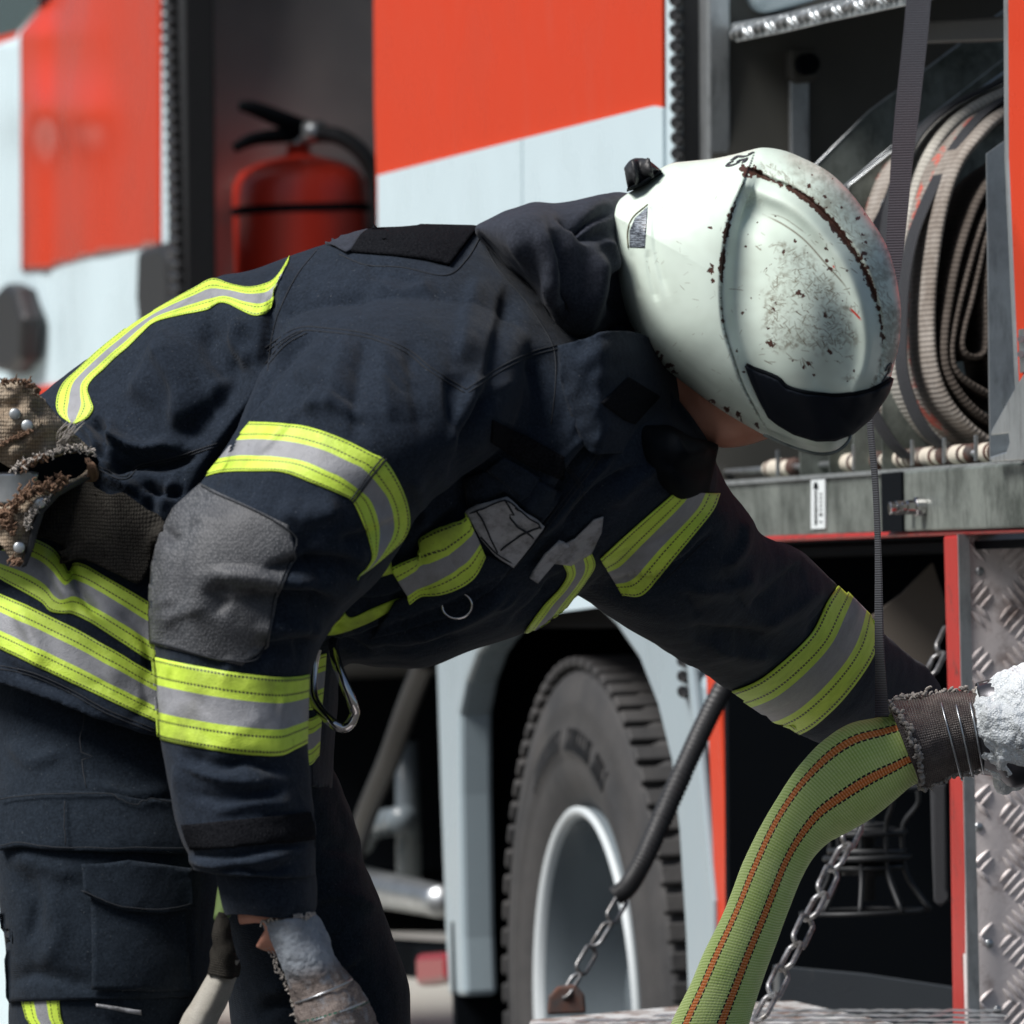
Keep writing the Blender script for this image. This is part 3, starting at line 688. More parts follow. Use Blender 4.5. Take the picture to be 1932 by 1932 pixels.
# underbody between cab and wheel
tp('side_tank', [(560, 1270), (700, 1285), (706, 1340), (712, 1530), (560, 1540)], .25, .55, m_rim, bevel=.03)
mb = MB(); tube(mb, [T(806, 1240, .05), T(770, 1330, .05), T(735, 1430, .05), T(690, 1540, .06), T(660, 1640, .1)], .017, 16, smooth_n=40); mb.obj('flexible_pipe', m_rubber, truck, True)
mb = MB(); tube(mb, [T(768, 1400, .2), T(772, 1680, .2)], .02, 10); tube(mb, [T(680, 1590, .15), T(700, 1560, .15), T(765, 1545, .15)], .022, 12, smooth_n=12); mb.obj('bracket_pipe', m_rim, truck, True)
mb = MB(); tube(mb, [T(640, 1660, .1), T(690, 1672, .1), T(840, 1702, .1)], [.03, .03, .025], 16, smooth_n=20); mb.obj('exhaust_pipe', m_steel, truck, True)
tp('red_reflector', [(782, 1800), (838, 1796), (840, 1852), (784, 1862)], .0, .04, mat('red_lens', (.25, .012, .02), .25), bevel=.01)
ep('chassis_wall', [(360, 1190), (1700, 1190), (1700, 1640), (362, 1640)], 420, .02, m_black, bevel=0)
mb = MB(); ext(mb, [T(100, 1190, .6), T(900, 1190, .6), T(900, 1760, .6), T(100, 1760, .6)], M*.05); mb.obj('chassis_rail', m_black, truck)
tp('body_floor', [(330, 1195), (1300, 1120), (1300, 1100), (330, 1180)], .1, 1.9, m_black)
tp('lower_crossbar', [(600, 1770), (850, 1790), (850, 1850), (600, 1835)], .3, .4, m_black)
# closes the body shell: roof, far side
mb = MB(); ext(mb, [T(-700, UP, .0), T(2600, UP, .0), T(2600, UP, 2.3), T(-700, UP, 2.3)], Vector((0, 0, .05))); mb.obj('roof', m_white, truck)
mb = MB(); ext(mb, [T(-700, UP, 2.25), T(2600, UP, 2.25), T(2600, 1190, 2.25), T(-700, 1190, 2.25)], M*.03); mb.obj('far_side', m_orange, truck)
# fold-down step with chains
stepZ = P(1250, 1905, 10.6).z
s0 = T(1385, 1900, 0); s1 = T(1812, 1900, 0)
def onz(x, y, z): r = ray(x, y); return CAM+r*((z-H)/r.z)
c1 = onz(1000, 1924, stepZ); c2 = onz(1290, 1897, stepZ); c3 = onz(1500, 1888, stepZ); c4 = onz(1820, 1960, stepZ); c5 = onz(1500, 2200, stepZ); c6 = onz(900, 2200, stepZ)
mb = MB(); ext(mb, [c1, c2, c3, c4, c5, c6], Vector((0, 0, -.05)))
step = mb.obj('step', mat('worn_step', rough=.5, metal=.2, build=lambda k: k.col(k.mix(k.ramp(k.noise(k.obj(), 22, 5, .7), [(.47, 0.), (.56, 1.)]), (.62, .64, .64), (.20, .13, .10)))), truck, bevel=.003)
mb = MB()
for i in range(26):
    for j in range(10):
        x = 1010+i*34+(j % 2)*12; y = 1908+j*9
        if y < 1926-(x-1000)*.06+6: continue
        p = onz(x, y, stepZ+.0006); s = 1 if (i+j) % 2 else -1; ax = Vector((.8, .6*s, 0)); pr = Vector((-ax.y, ax.x, 0)); V = []
        for k in range(7):
            t = k/6
            for g in (-1, 0, 1): V.append(p+ax*(t-.5)*.05+pr*g*(.006*math.sin(math.pi*t)+.0002)+Vector((0, 0, .003*math.sin(math.pi*t)*(1-g*g))))
        mb.add(V, [(k*3+g, k*3+g+1, k*3+g+4, k*3+g+3) for k in range(6) for g in range(2)])
mb.obj('tread_bumps', m_alu, step, True)
def chain(a, b, L, r, name, sag=0.0):
    """oval links from a to b, alternating quarter turns"""
    mb = MB(); d = b-a; n = max(2, int(d.length/(L-2.4*r))); st = d/n; u = st.normalized()
    p1 = u.cross(Vector((0, 1, 0))).normalized(); p2 = u.cross(p1)
    for i in range(n):
        c = a+st*(i+.5)+Vector((0, 0, -sag*math.sin(math.pi*(i+.5)/n))); s = p1 if i % 2 else p2; s = (p1*math.cos(.5)+p2*math.sin(.5)) if i % 2 else (p2*math.cos(.5)-p1*math.sin(.5)); pts = []
        for k in range(20):
            t = 2*math.pi*k/20; ex = (L/2-r*1.0-L*.16)*(1 if math.cos(t) > 0 else -1)
            pts.append(c+u*(ex+math.cos(t)*L*.16)+s*math.sin(t)*L*.19)
        pts += pts[:2]; tube(mb, pts, r, 7, caps=False)
    return mb.obj(name, m_chain, step, True)
ca = P(1432, 1925, 10.0); cb = P(1795, 1190, 10.55)
chain(ca, cb, .052, .0032, 'step_chain')
lug = P(1062, 1885, 10.9); ce = P(1178, 1690, 11.0)
chain(lug, ce, .045, .0026, 'step_chain')
mb = MB(); yprism(mb, [(1032, 1915), (1035, 1880), (1052, 1862), (1085, 1858), (1103, 1878), (1106, 1912)], 10.9, .02); mb.obj('chain_lug', m_rust, step, bevel=.003)
mb = MB(); pts = [P(1160, 1692, 11.0), P(1185, 1672, 11.0), P(1215, 1620, 11.0), P(1255, 1530, 11.03), P(1300, 1430, 11.06), P(1340, 1345, 11.1), P(1395, 1240, 11.15)]
a = cr([tuple(p) for p in pts], 260); rad = [.0118+(.0013 if (i//2) % 2 else 0) for i in range(260)]; rad = [r*(1.05 if 120 < i < 160 else 1) for i, r in enumerate(rad)]
tube(mb, a, rad, 14); mb.obj('chain_sleeve', m_rubber, step, True)
# suction strainer hanging in the void (cage of bars round two rings)
stn = empty('suction_strainer', P(1640, 1720, 10.7), 'dark metal suction strainer cage standing in the open lower locker behind the green hose', 'strainer')
def ring(mb, c, r, tr_, n=28, sq=.3):
    pts = [c+Vector((math.cos(2*math.pi*i/n)*r, math.sin(2*math.pi*i/n)*r, 0)) for i in range(n+2)]; tube(mb, pts, tr_, 7, caps=False)
mb = MB(); cS = P(1638, 1585, 10.8)
for y, r in ((1558, .022), (1572, .045), (1618, .05), (1636, .044)): ring(mb, P(1636, y, 10.8), r, .004)
for y0, y1, r in ((1560, 1575, .035), (1600, 1612, .048), (1640, 1652, .03)): tube(mb, [P(1636, y0, 10.8), P(1636, y1, 10.8)], r, 20)
mb.obj('collar', m_cage, stn, True)
mb = MB()
for i in range(9):
    a_ = 2*math.pi*i/9+.3; e = Vector((math.cos(a_), math.sin(a_), 0))
    tube(mb, [P(1620, 1490, 10.8)+e*.075, P(1628, 1520, 10.8)+e*.07, P(1634, 1550, 10.8)+e*.05, P(1636, 1572, 10.8)+e*.045, P(1637, 1618, 10.8)+e*.045, P(1640, 1660, 10.8)+e*.05, P(1644, 1720, 10.8)+e*.075], .0032, 7, smooth_n=24)
for y, r in ((1490, .075), (1720, .075)): ring(mb, P(1630, y, 10.8), r, .003)
tube(mb, [P(1636, 1480, 10.8), P(1638, 1700, 10.8)], .009, 10)
mb.obj('cage', m_cage, stn, True)
hg = MB(); yprism(hg, [(1560, 1225), (1700, 1120), (1760, 1060), (1790, 1150), (1710, 1420), (1690, 1400)], 10.95, .02)
o = hg.obj('plank', mat('dull_board', (.10, .085, .07), .8), None, bevel=.002); top(o, 'dull brown board leaning inside the dark lower locker', 'board')
bl = slab('hanging_belt', [(1755, 1480), (1785, 1480), (1788, 1600), (1790, 1700), (1775, 1712), (1762, 1700), (1758, 1600)], 10.55, .004, m_strap2, None); top(bl, 'black belt end hanging beside the red post in the lower locker', 'belt')

# ================================================================ stored hoses and straps in the right locker
def strip(name, pts, x0, width, th, m, parent=None, n=120, endsm=True):
    """flat hose standing on edge: its edge follows pts in a plane across the truck"""
    a = resample(pts, n); C_ = [E(x, y, x0) for x, y in a]; V = []; uv = []; s = 0; f = []
    for i in range(n):
        t = (C_[min(i+1, n-1)]-C_[max(i-1, 0)]).normalized(); nr = t.cross(D).normalized()
        if i: s += (C_[i]-C_[i-1]).length
        sec = [(-.5, 0), (-.5, 0), (-.42, .06), (0, .0), (.42, .06), (.5, 0)]
        prof = [(-.5, .08), (-.2, .0), (.2, .0), (.5, .08), (.5, .45), (.5, .92), (.2, 1), (-.2, 1), (-.5, .92), (-.5, .45)]
        for q, wz in prof:
            V.append(C_[i]+nr*q*th+D*wz*width); uv.append((s, wz))
    k = 10
    f = [(i*k+j, i*k+(j+1) % k, (i+1)*k+(j+1) % k, (i+1)*k+j) for i in range(n-1) for j in range(k)]
    f += [tuple(range(k)), tuple(range((n-1)*k, n*k))[::-1]]
    return mesh_obj(name, V, f, m, parent, True, uv, fix=True)
r1 = empty('rolled_hose', E(1780, 870, 1770), 'rolled pale canvas fire hose with red marks, nearest in the locker behind the grey plate', 'fire hose', 'rolled hoses in the open locker')
strip('outer_turn', [(1935, 195), (1888, 222), (1852, 258), (1820, 300), (1798, 350), (1782, 410), (1771, 480), (1764, 550), (1762, 620), (1768, 690), (1790, 750), (1830, 800), (1880, 835), (1940, 850)], 1770, .15, .011, m_hose_pale, r1)
strip('inner_turn', [(1930, 300), (1880, 335), (1852, 375), (1830, 430), (1812, 490), (1798, 560), (1788, 630), (1790, 690), (1815, 740), (1860, 785), (1930, 815)], 1774, .145, .010, m_hose_brown, r1)
strip('inner_turn', [(1930, 340), (1884, 372), (1862, 410), (1845, 460), (1828, 520), (1814, 575), (1803, 630), (1800, 665), (1806, 695), (1830, 720), (1880, 748), (1930, 770)], 1776, .14, .009, m_hose_brown, r1)
strip('inner_turn', [(1905, 395), (1880, 410), (1864, 450), (1850, 510), (1836, 570), (1824, 615), (1819, 650), (1828, 668), (1848, 672), (1862, 660), (1864, 620), (1862, 560), (1866, 490), (1880, 430), (1905, 415)], 1778, .135, .008, m_hose_brown, r1, n=160)
strip('inner_turn', [(1900, 480), (1882, 520), (1876, 580), (1876, 640), (1882, 700), (1905, 740)], 1778, .13, .008, m_hose_brown, r1)
r2 = empty('rolled_hose', E(1700, 880, 1690), 'rolled off-white hose seen between two black straps above the helmet', 'fire hose', 'rolled hoses in the open locker')
strip('outer_turn', [(1960, 150), (1890, 178), (1840, 205), (1800, 238), (1768, 280), (1745, 330), (1730, 390), (1718, 450), (1706, 540), (1702, 640), (1715, 720), (1745, 780), (1790, 830), (1850, 856)], 1690, .13, .012, mat('off_white_hose', rough=.85, build=_hosew((.56, .55, .50), (.36, .34, .30), False)), r2)
strip('inner_turn', [(1960, 200), (1890, 225), (1840, 260), (1805, 310), (1780, 370), (1760, 450), (1748, 540), (1746, 640), (1760, 720), (1800, 790), (1850, 830)], 1694, .125, .012, m_hose_brown, r2)
r3 = empty('rolled_hose', E(1640, 880, 1630), 'rolled grey hose farthest in the locker, its foot showing beneath the visor', 'fire hose', 'rolled hoses in the open locker')
strip('outer_turn', [(1760, 260), (1700, 320), (1668, 400), (1652, 500), (1648, 600), (1655, 700), (1675, 770), (1715, 820), (1770, 850)], 1640, .11, .012, m_hose_pale, r3)
strip('inner_turn', [(1780, 300), (1730, 350), (1700, 430), (1686, 520), (1684, 620), (1692, 700), (1715, 760), (1760, 810)], 1644, .10, .012, m_hose_brown, r3)
# webbing straps
def web(name, pts, wx, Y, m, label, th=.0018, tw=0):
    a = resample(pts, 70); V = []; f = []; n = len(a)
    for i, q in enumerate(a):
        t = a[min(i+1, n-1)]-a[max(i-1, 0)]; t /= np.hypot(t[0], t[1])+1e-9
        k = i/(n-1); ww = np.interp(k, [z[0] for z in wx], [z[1] for z in wx])/2; yy = np.interp(k, [z[0] for z in Y], [z[1] for z in Y]); dz = np.interp(k, [z[0] for z in wx], [z[2] for z in wx])
        nx, ny = -t[1], t[0]
        V += [P(q[0]+nx*ww, q[1]+ny*ww, yy+dz), P(q[0], q[1], yy), P(q[0]-nx*ww, q[1]-ny*ww, yy-dz)]
    f = [(i*3+j, i*3+j+1, i*3+j+4, i*3+j+3) for i in range(n-1) for j in range(2)]
    o = mesh_obj(name, V, f, m, None, False); md = o.modifiers.new('t', 'SOLIDIFY'); md.thickness = th; md.offset = 0
    return top(o, label, 'strap')
web('webbing_strap', [(1742, -400), (1738, -60), (1733, 0), (1728, 60), (1716, 170), (1702, 300), (1694, 400), (1684, 500), (1668, 600), (1645, 700)],
    [(0, 48, .0), (.55, 46, 0), (.8, 34, 0), (1, 30, 0)], [(0, 10.35), (.35, 10.3), (.6, 9.95), (1, 9.5)], m_strap, 'long grey ribbed strap hanging from the upper shelf past the helmet')
web('webbing_strap', [(1636, 700), (1640, 770), (1644, 830), (1652, 920), (1657, 1050), (1659, 1200), (1664, 1352)],
    [(0, 10, .012), (.5, 9, .012), (.8, 16, .006), (1, 26, 0)], [(0, 9.40), (.7, 9.27), (1, 9.15)], m_strap2, 'thin black strap dangling edge-on from under the visor to the canvas cuff')
o = web('webbing_strap', [(1700, 350), (1680, 400), (1655, 450), (1630, 520), (1610, 600)], [(0, 44, 0), (1, 40, 0)], [(0, 10.7), (1, 10.7)], m_strap, 'short grey strap slanting down-left behind the white helmet')
strip_o = strip('black_strap', [(1960, 160), (1893, 192), (1850, 228), (1812, 278), (1780, 335), (1752, 395), (1732, 450), (1718, 520), (1712, 600), (1712, 690), (1730, 760), (1760, 815), (1800, 850)], 1752, .05, .004, m_strap2)
top(strip_o, 'black webbing band around the off-white hose roll', 'strap')
s3 = strip('black_strap', [(1960, 120), (1880, 160), (1800, 200), (1745, 250), (1712, 310), (1690, 380), (1676, 470)], 1680, .05, .004, m_strap2)
top(s3, 'dark band over the top of the hose rolls, crossing behind the grey strap', 'strap')
s4 = strip('black_strap', [(1640, 730), (1660, 780), (1690, 830), (1720, 862)], 1700, .05, .004, m_strap2); top(s4, 'black band running down to the rollers right of the visor', 'strap')
s5 = slab('pale_webbing', [(1893, 500), (1906, 480), (1912, 560), (1916, 650), (1912, 770), (1898, 760), (1890, 640), (1888, 560)], 10.28, .006, m_hose_white, None, 5, nz=.01); top(s5, 'frayed white webbing end against the grey plate by the orange edge', 'webbing')

# ================================================================ fire extinguisher in the left recess
EY = 14.9; ext_ = empty('fire_extinguisher', P(577, 700, EY), 'red fire extinguisher with black hose and handle in the open recess', 'fire extinguisher')
c0 = P(577, 700, EY); s_ = EY/F
mb = MB(); zz = [(700, 100), (690, 128), (380, 128), (345, 126), (322, 112), (305, 80), (296, 40), (290, 24), (268, 20)]
def vz(y): return P(577, y, EY).z
mb2 = MB(); lathe(mb2, Vector((c0.x, EY, 0)), Vector((0, 0, 1)).cross(Vector((0, 0, 1))) if False else Vector((0, 0, 1)), [(0, 0)]) if False else None
def lz(mb, c, prof, n=48):
    V = []; k = len(prof)
    for i in range(n):
        a = 2*math.pi*i/n
        for z, r in prof: V.append(Vector((c.x+math.cos(a)*r, c.y+math.sin(a)*r, z)))
    mb.add(V, [(i*k+j, i*k+j+1, ((i+1) % n)*k+j+1, ((i+1) % n)*k+j) for i in range(n) for j in range(k-1)])
lz(mb, c0, [(vz(900), 0.001)]+[(vz(y+(180 if y > 650 else 0)), max(.001, r*s_)) for y, r in zz]+[(vz(266), .001)])
mb.obj('cylinder', mat('extinguisher_red', (.55, .032, .014), .42, coat=.15), ext_, True)
mb = MB(); lz(mb, c0, [(vz(272), 22*s_), (vz(250), 24*s_), (vz(240), 18*s_), (vz(238), .001)]); tube(mb, [P(577, 252, EY-.02), P(612, 248, EY-.03)], [.02, .018], 12); mb.obj('valve', m_steel, ext_, True)
mb = MB(); tube(mb, [P(575, 240, EY), P(555, 235, EY-.02), P(480, 205, EY-.03), P(450, 200, EY-.03)], [.014, .016, .013, .008], 10, smooth_n=20); tube(mb, [P(575, 250, EY), P(540, 255, EY-.02), P(480, 262, EY-.03), P(440, 280, EY-.03)], [.012, .013, .011, .008], 10, smooth_n=20); mb.obj('handle', m_black, ext_, True)
mb = MB(); tube(mb, [P(600, 252, EY-.05), P(640, 258, EY-.06), P(680, 285, EY-.06), P(705, 330, EY-.05), P(712, 400, EY-.04), P(705, 520, EY-.03)], .014, 12, smooth_n=40); mb.obj('hose', m_rubber, ext_, True)
mb = MB(); lz(mb, c0, [(vz(388), 129*s_), (vz(392), 131*s_), (vz(400), 131*s_), (vz(404), 129*s_)]); mb.obj('band', m_black, ext_, True)

# ================================================================ green delivery hose with canvas-bound coupling
def _green(k):
    uv = k.uv(); s = k.sep(uv); v = s[1]; u = s[0]
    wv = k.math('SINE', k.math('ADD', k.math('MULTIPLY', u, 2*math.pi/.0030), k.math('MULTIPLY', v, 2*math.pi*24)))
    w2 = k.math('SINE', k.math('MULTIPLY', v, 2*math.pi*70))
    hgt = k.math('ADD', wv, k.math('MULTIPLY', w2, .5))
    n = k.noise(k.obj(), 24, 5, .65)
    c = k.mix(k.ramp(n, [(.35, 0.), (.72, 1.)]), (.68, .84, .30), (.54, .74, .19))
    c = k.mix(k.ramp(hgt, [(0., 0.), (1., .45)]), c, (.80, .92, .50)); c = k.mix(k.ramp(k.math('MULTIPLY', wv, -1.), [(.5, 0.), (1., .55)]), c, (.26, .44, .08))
    st = None; bk = None
    for p in (.135, .285, .80):
        a = k.math('COMPARE', v, p, .0145); b_ = k.math('COMPARE', v, p, .0215)
        st = a if st is None else k.math('MAXIMUM', st, a); bk = b_ if bk is None else k.math('MAXIMUM', bk, b_)
    dash = k.math('GREATER_THAN', k.math('FRACT', k.math('MULTIPLY', u, 1/.0058)), .3)
    c = k.mix(k.math('MULTIPLY', bk, dash), c, (.012, .014, .02))
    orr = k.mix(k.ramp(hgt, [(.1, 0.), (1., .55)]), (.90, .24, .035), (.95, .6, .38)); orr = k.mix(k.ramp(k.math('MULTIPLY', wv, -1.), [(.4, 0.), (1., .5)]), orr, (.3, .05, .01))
    c = k.mix(st, c, orr); k.col(c)
    k.nrm(k.bump(hgt, .4, .0004, k.bump(n, .3, .01)))
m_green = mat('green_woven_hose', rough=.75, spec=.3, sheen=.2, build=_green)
HY = 9.2
hose = empty('delivery_hose', P(700, 3000, HY), 'lime green woven fire hose with orange stripes coming out of a wire-bound canvas cuff', 'fire hose')
RG = [((1760, 1335), (1780, 1468), HY, .05), ((1712, 1343), (1728, 1480), HY, .052), ((1660, 1352), (1690, 1508), HY, .055), ((1600, 1366), (1655, 1535), HY, .055), ((1545, 1402), (1618, 1558), HY, .05),
      ((1498, 1452), (1572, 1582), HY, .046), ((1462, 1510), (1538, 1616), HY, .042), ((1432, 1565), (1512, 1662), HY, .04), ((1405, 1625), (1492, 1712), HY, .04), ((1382, 1682), (1472, 1762), HY, .04), ((1350, 1755), (1448, 1822), HY, .04), ((1310, 1840), (1425, 1895), HY, .04), ((1268, 1928), (1404, 1962), HY, .04),
      ((1210, 2080), (1350, 2120), HY, .04), ((1120, 2400), (1260, 2430), HY, .04), ((1010, 2760), (1160, 2800), HY, .04), ((880, 2900), (1000, 3010), HY+.05, .04), ((700, 2925), (740, 3048), HY+.1, .06), ((500, 2930), (500, 3050), HY+.1, .065)]
V, f, uv = rail(RG, 96, 420)
V = [Vector(v) for v in V]
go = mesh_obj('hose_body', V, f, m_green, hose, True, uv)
# seam of uv wraps at v=1 -> 0 on the hidden side: duplicate not needed (gap lies at the left edge)
crease(go, [([(1590, 1420), (1612, 1470), (1622, 1530)], -9, 26), ([(1560, 1400), (1580, 1450), (1560, 1500)], 5, 26), ([(1545, 1440), (1500, 1520), (1460, 1600)], 3, 20), ([(1650, 1420), (1680, 1500)], 4, 18), ([(1440, 1660), (1400, 1760)], -3, 16), ([(1600, 1545), (1560, 1570)], -4, 16)], nz=[(2.2, 16, (1, 1))])
V, f, uv = rail([((1672, 1322), (1738, 1492), HY, .062), ((1715, 1316), (1765, 1480), HY, .060), ((1760, 1312), (1795, 1466), HY, .056), ((1800, 1306), (1830, 1458), HY, .054), ((1850, 1302), (1868, 1448), HY, .052), ((1900, 1300), (1912, 1445), HY, .05)], 72, 110)
def rough_(o, amp, scs, only_front=False):
    v = getv(o); n = getn(o); d = np.zeros(len(v))
    for a, s in zip(amp, scs): d += np.array([noise.noise(Vector(p)*s) for p in v])*a
    setv(o, v+n*d[:, None]); return o
cuff = mesh_obj('canvas_cuff', V, f, m_canvas_wet, hose, True, [(a*20, b*8) for a, b in uv]); rough_(cuff, (.004, .0015), (22, 80))
for q in (.44, .56, .68, .78, .80, .83):
    a_ = 1672+(1900-1672)*q; b_ = 1738+(1912-1738)*q; ya, yb_ = 1320-20*q, 1490-46*q; c_ = (P(a_, ya, HY)+P(b_, yb_, HY))/2; e_ = (P(a_, ya, HY)-P(b_, yb_, HY))/2
    mb = MB(); tube(mb, [c_+e_*math.cos(t)*1.03+Vector((-.003*math.sin(t), -.0575*math.sin(t), 0)) for t in np.linspace(0, 2*math.pi, 44)], .0011, 6); mb.obj('binding_wire', m_wire, cuff, True)
def curls(mb, pts, Y, n, r=.0012, amp=6, rnd=random.Random(5), yz=0):
    a = resample(pts, n)
    for q in a:
        x, y = q[0]+rnd.uniform(-amp, amp)*.6, q[1]+rnd.uniform(-amp, amp)*.6; z = (Y(x, y) if callable(Y) else Y)+rnd.uniform(-.004, .004)
        ps = [P(x, y, z)]
        for k in range(4): ps.append(ps[-1]+Vector((rnd.uniform(-1, 1), rnd.uniform(-1, .4), rnd.uniform(-1, 1)))*amp*.00035)
        tube(mb, ps, [r, r*1.5, r*1.3, r, r*.4], 5, smooth_n=9)
def cuffY(x, y): t = min(1, max(-1, (y-1405)/86)); return HY-.060*math.sqrt(max(0, 1-t*t))-.002
mb = MB(); curls(mb, [(1676, 1328), (1700, 1350), (1722, 1395), (1735, 1440), (1740, 1490)], cuffY, 70, .0016, 6); curls(mb, [(1676, 1328), (1720, 1312), (1780, 1306), (1850, 1300)], HY-.01, 60, .0012, 7); curls(mb, [(1740, 1490), (1790, 1470), (1850, 1455)], HY-.02, 34, .0012, 5)
mb.obj('frayed_edge', m_fray2, cuff, True)
V, f, uv = rail([((1845, 1290), (1850, 1462), HY, .055), ((1872, 1282), (1878, 1470), HY, .064), ((1900, 1272), (1905, 1490), HY, .07), ((1960, 1262), (1965, 1480), HY, .075), ((2040, 1268), (2045, 1465), HY, .07)], 48, 60)
cp = mesh_obj('coupling', V, f, mat('wet_metal', (.10, .10, .11), .3, .7), hose, True); rough_(cp, (.006,), (30,))
V, f, uv = rail([((1838, 1300), (1846, 1440), HY, .052), ((1855, 1284), (1864, 1462), HY, .066), ((1885, 1266), (1890, 1492), HY, .074), ((1925, 1256), (1930, 1478), HY, .08), ((1975, 1262), (1980, 1460), HY, .075), ((2040, 1275), (2045, 1450), HY, .06)], 200, 170)
def _foam(k):
    o = k.obj(); a = k.noise(o, 55, 5, .7)
    v = k.n('ShaderNodeTexVoronoi'); k.put(v.inputs['Vector'], o); v.inputs['Scale'].default_value = 420
    c = k.mix(k.ramp(a, [(.60, 0.), (.70, 1.)]), (.86, .92, .95), (.16, .17, .18)); k.col(k.mix(k.ramp(v.outputs['Distance'], [(0., .15), (.3, 0.)]), c, (.5, .56, .6)))
    k.nrm(k.bump(v.outputs['Distance'], .6, .002))
m_foam = mat('foam', rough=.35, spec=.6, build=_foam)
fo = mesh_obj('foam', V, f, m_foam, hose, True); fo['kind'] = 'stuff'; rough_(fo, (.010, .006, .0025), (22, 60, 170))
V, f, uv = rail([((2030, 1290), (2035, 1440), HY, .05), ((2140, 1290), (2145, 1440), HY+.2, .05), ((2260, 1290), (2262, 1440), HY+.6, .05)], 32, 30)
mesh_obj('outlet_pipe', V, f, m_chrome, truck, True)
# ================================================================ the firefighter
per = empty('person', Vector((-.35, 8.8, 0)), 'firefighter in navy jacket with yellow tape and scuffed white helmet, bending into the truck', 'person')
TY = 8.80
def merged(name, railsets, extra, vox, smooth, m, par):
    mb = MB()
    for rg, n, mm, pw in railsets:
        v, f, uv = rail(rg, n, mm, pw); mb.add(v, f)
    if extra: extra(mb)
    o = mb.obj(name, m, par, True, fix=True); remesh(o, vox, smooth); return o
# ---- jacket
torso = [((-150, 1228), (628, 1490), TY, .235), ((-120, 1080), (640, 1350), TY, .225), ((-60, 930), (650, 1262), TY, .20), ((20, 800), (720, 1262), TY, .19), ((98, 735), (800, 1258), TY, .19), ((190, 655), (890, 1226), TY, .20),
         ((300, 580), (985, 1192), TY, .215), ((400, 526), (1068, 1138), TY, .225), ((480, 508), (1130, 1092), TY, .235), ((590, 466), (1200, 1050), TY, .245), ((700, 436), (1270, 1010), TY, .24), ((810, 432), (1325, 962), TY, .20), ((900, 436), (1350, 915), TY+.01, .148),
         ((975, 450), (1350, 870), TY+.02, .10), ((1050, 480), (1335, 835), TY+.02, .10), ((1120, 510), (1300, 800), TY+.02, .08)]
near = [((700, 560), (960, 560), 8.72, .10), ((560, 600), (1010, 650), 8.64, .14), ((500, 690), (985, 770), 8.58, .155), ((452, 785), (935, 845), 8.55, .155), ((410, 860), (870, 905), 8.53, .15), ((362, 925), (808, 948), 8.515, .14), ((318, 980), (772, 1002), 8.50, .135), ((292, 1045), (742, 1050), 8.49, .128), ((283, 1110), (700, 1105), 8.485, .12), ((282, 1170), (645, 1160), 8.485, .11),
        ((284, 1235), (604, 1228), 8.485, .098), ((290, 1320), (582, 1315), 8.48, .09), ((298, 1400), (577, 1392), 8.475, .088), ((310, 1465), (580, 1455), 8.47, .086), ((328, 1530), (589, 1520), 8.465, .084), ((342, 1590), (597, 1585), 8.46, .084), ((362, 1645), (597, 1655), 8.46, .083)]
far = [((1290, 760), (960, 1000), 8.88, .15), ((1342, 860), (1040, 1085), 8.87, .155), ((1372, 925), (1100, 1128), 8.88, .155), ((1405, 965), (1165, 1172), 8.91, .15), ((1440, 1010), (1245, 1225), 8.97, .135), ((1500, 1038), (1310, 1268), 9.06, .125), ((1556, 1085), (1365, 1300), 9.16, .115), ((1606, 1126), (1430, 1345), 9.28, .108), ((1655, 1178), (1502, 1386), 9.42, .10),
       ((1708, 1222), (1575, 1420), 9.52, .092), ((1758, 1270), (1645, 1440), 9.64, .08), ((1788, 1325), (1700, 1452), 9.76, .065)]
def shoulder(mb):
    tube(mb, [P(880, 560, 8.98), P(1050, 700, 9.0), P(1200, 860, 9.0)], [.12, .13, .11], 24, smooth_n=16)
jacket = merged('jacket', [(torso, 64, 90, 2.15), (near, 56, 110, 2.1), (far, 48, 80, 2.0)], shoulder, .0036, 5, m_navy, per)
V_, S_ = -1, 1
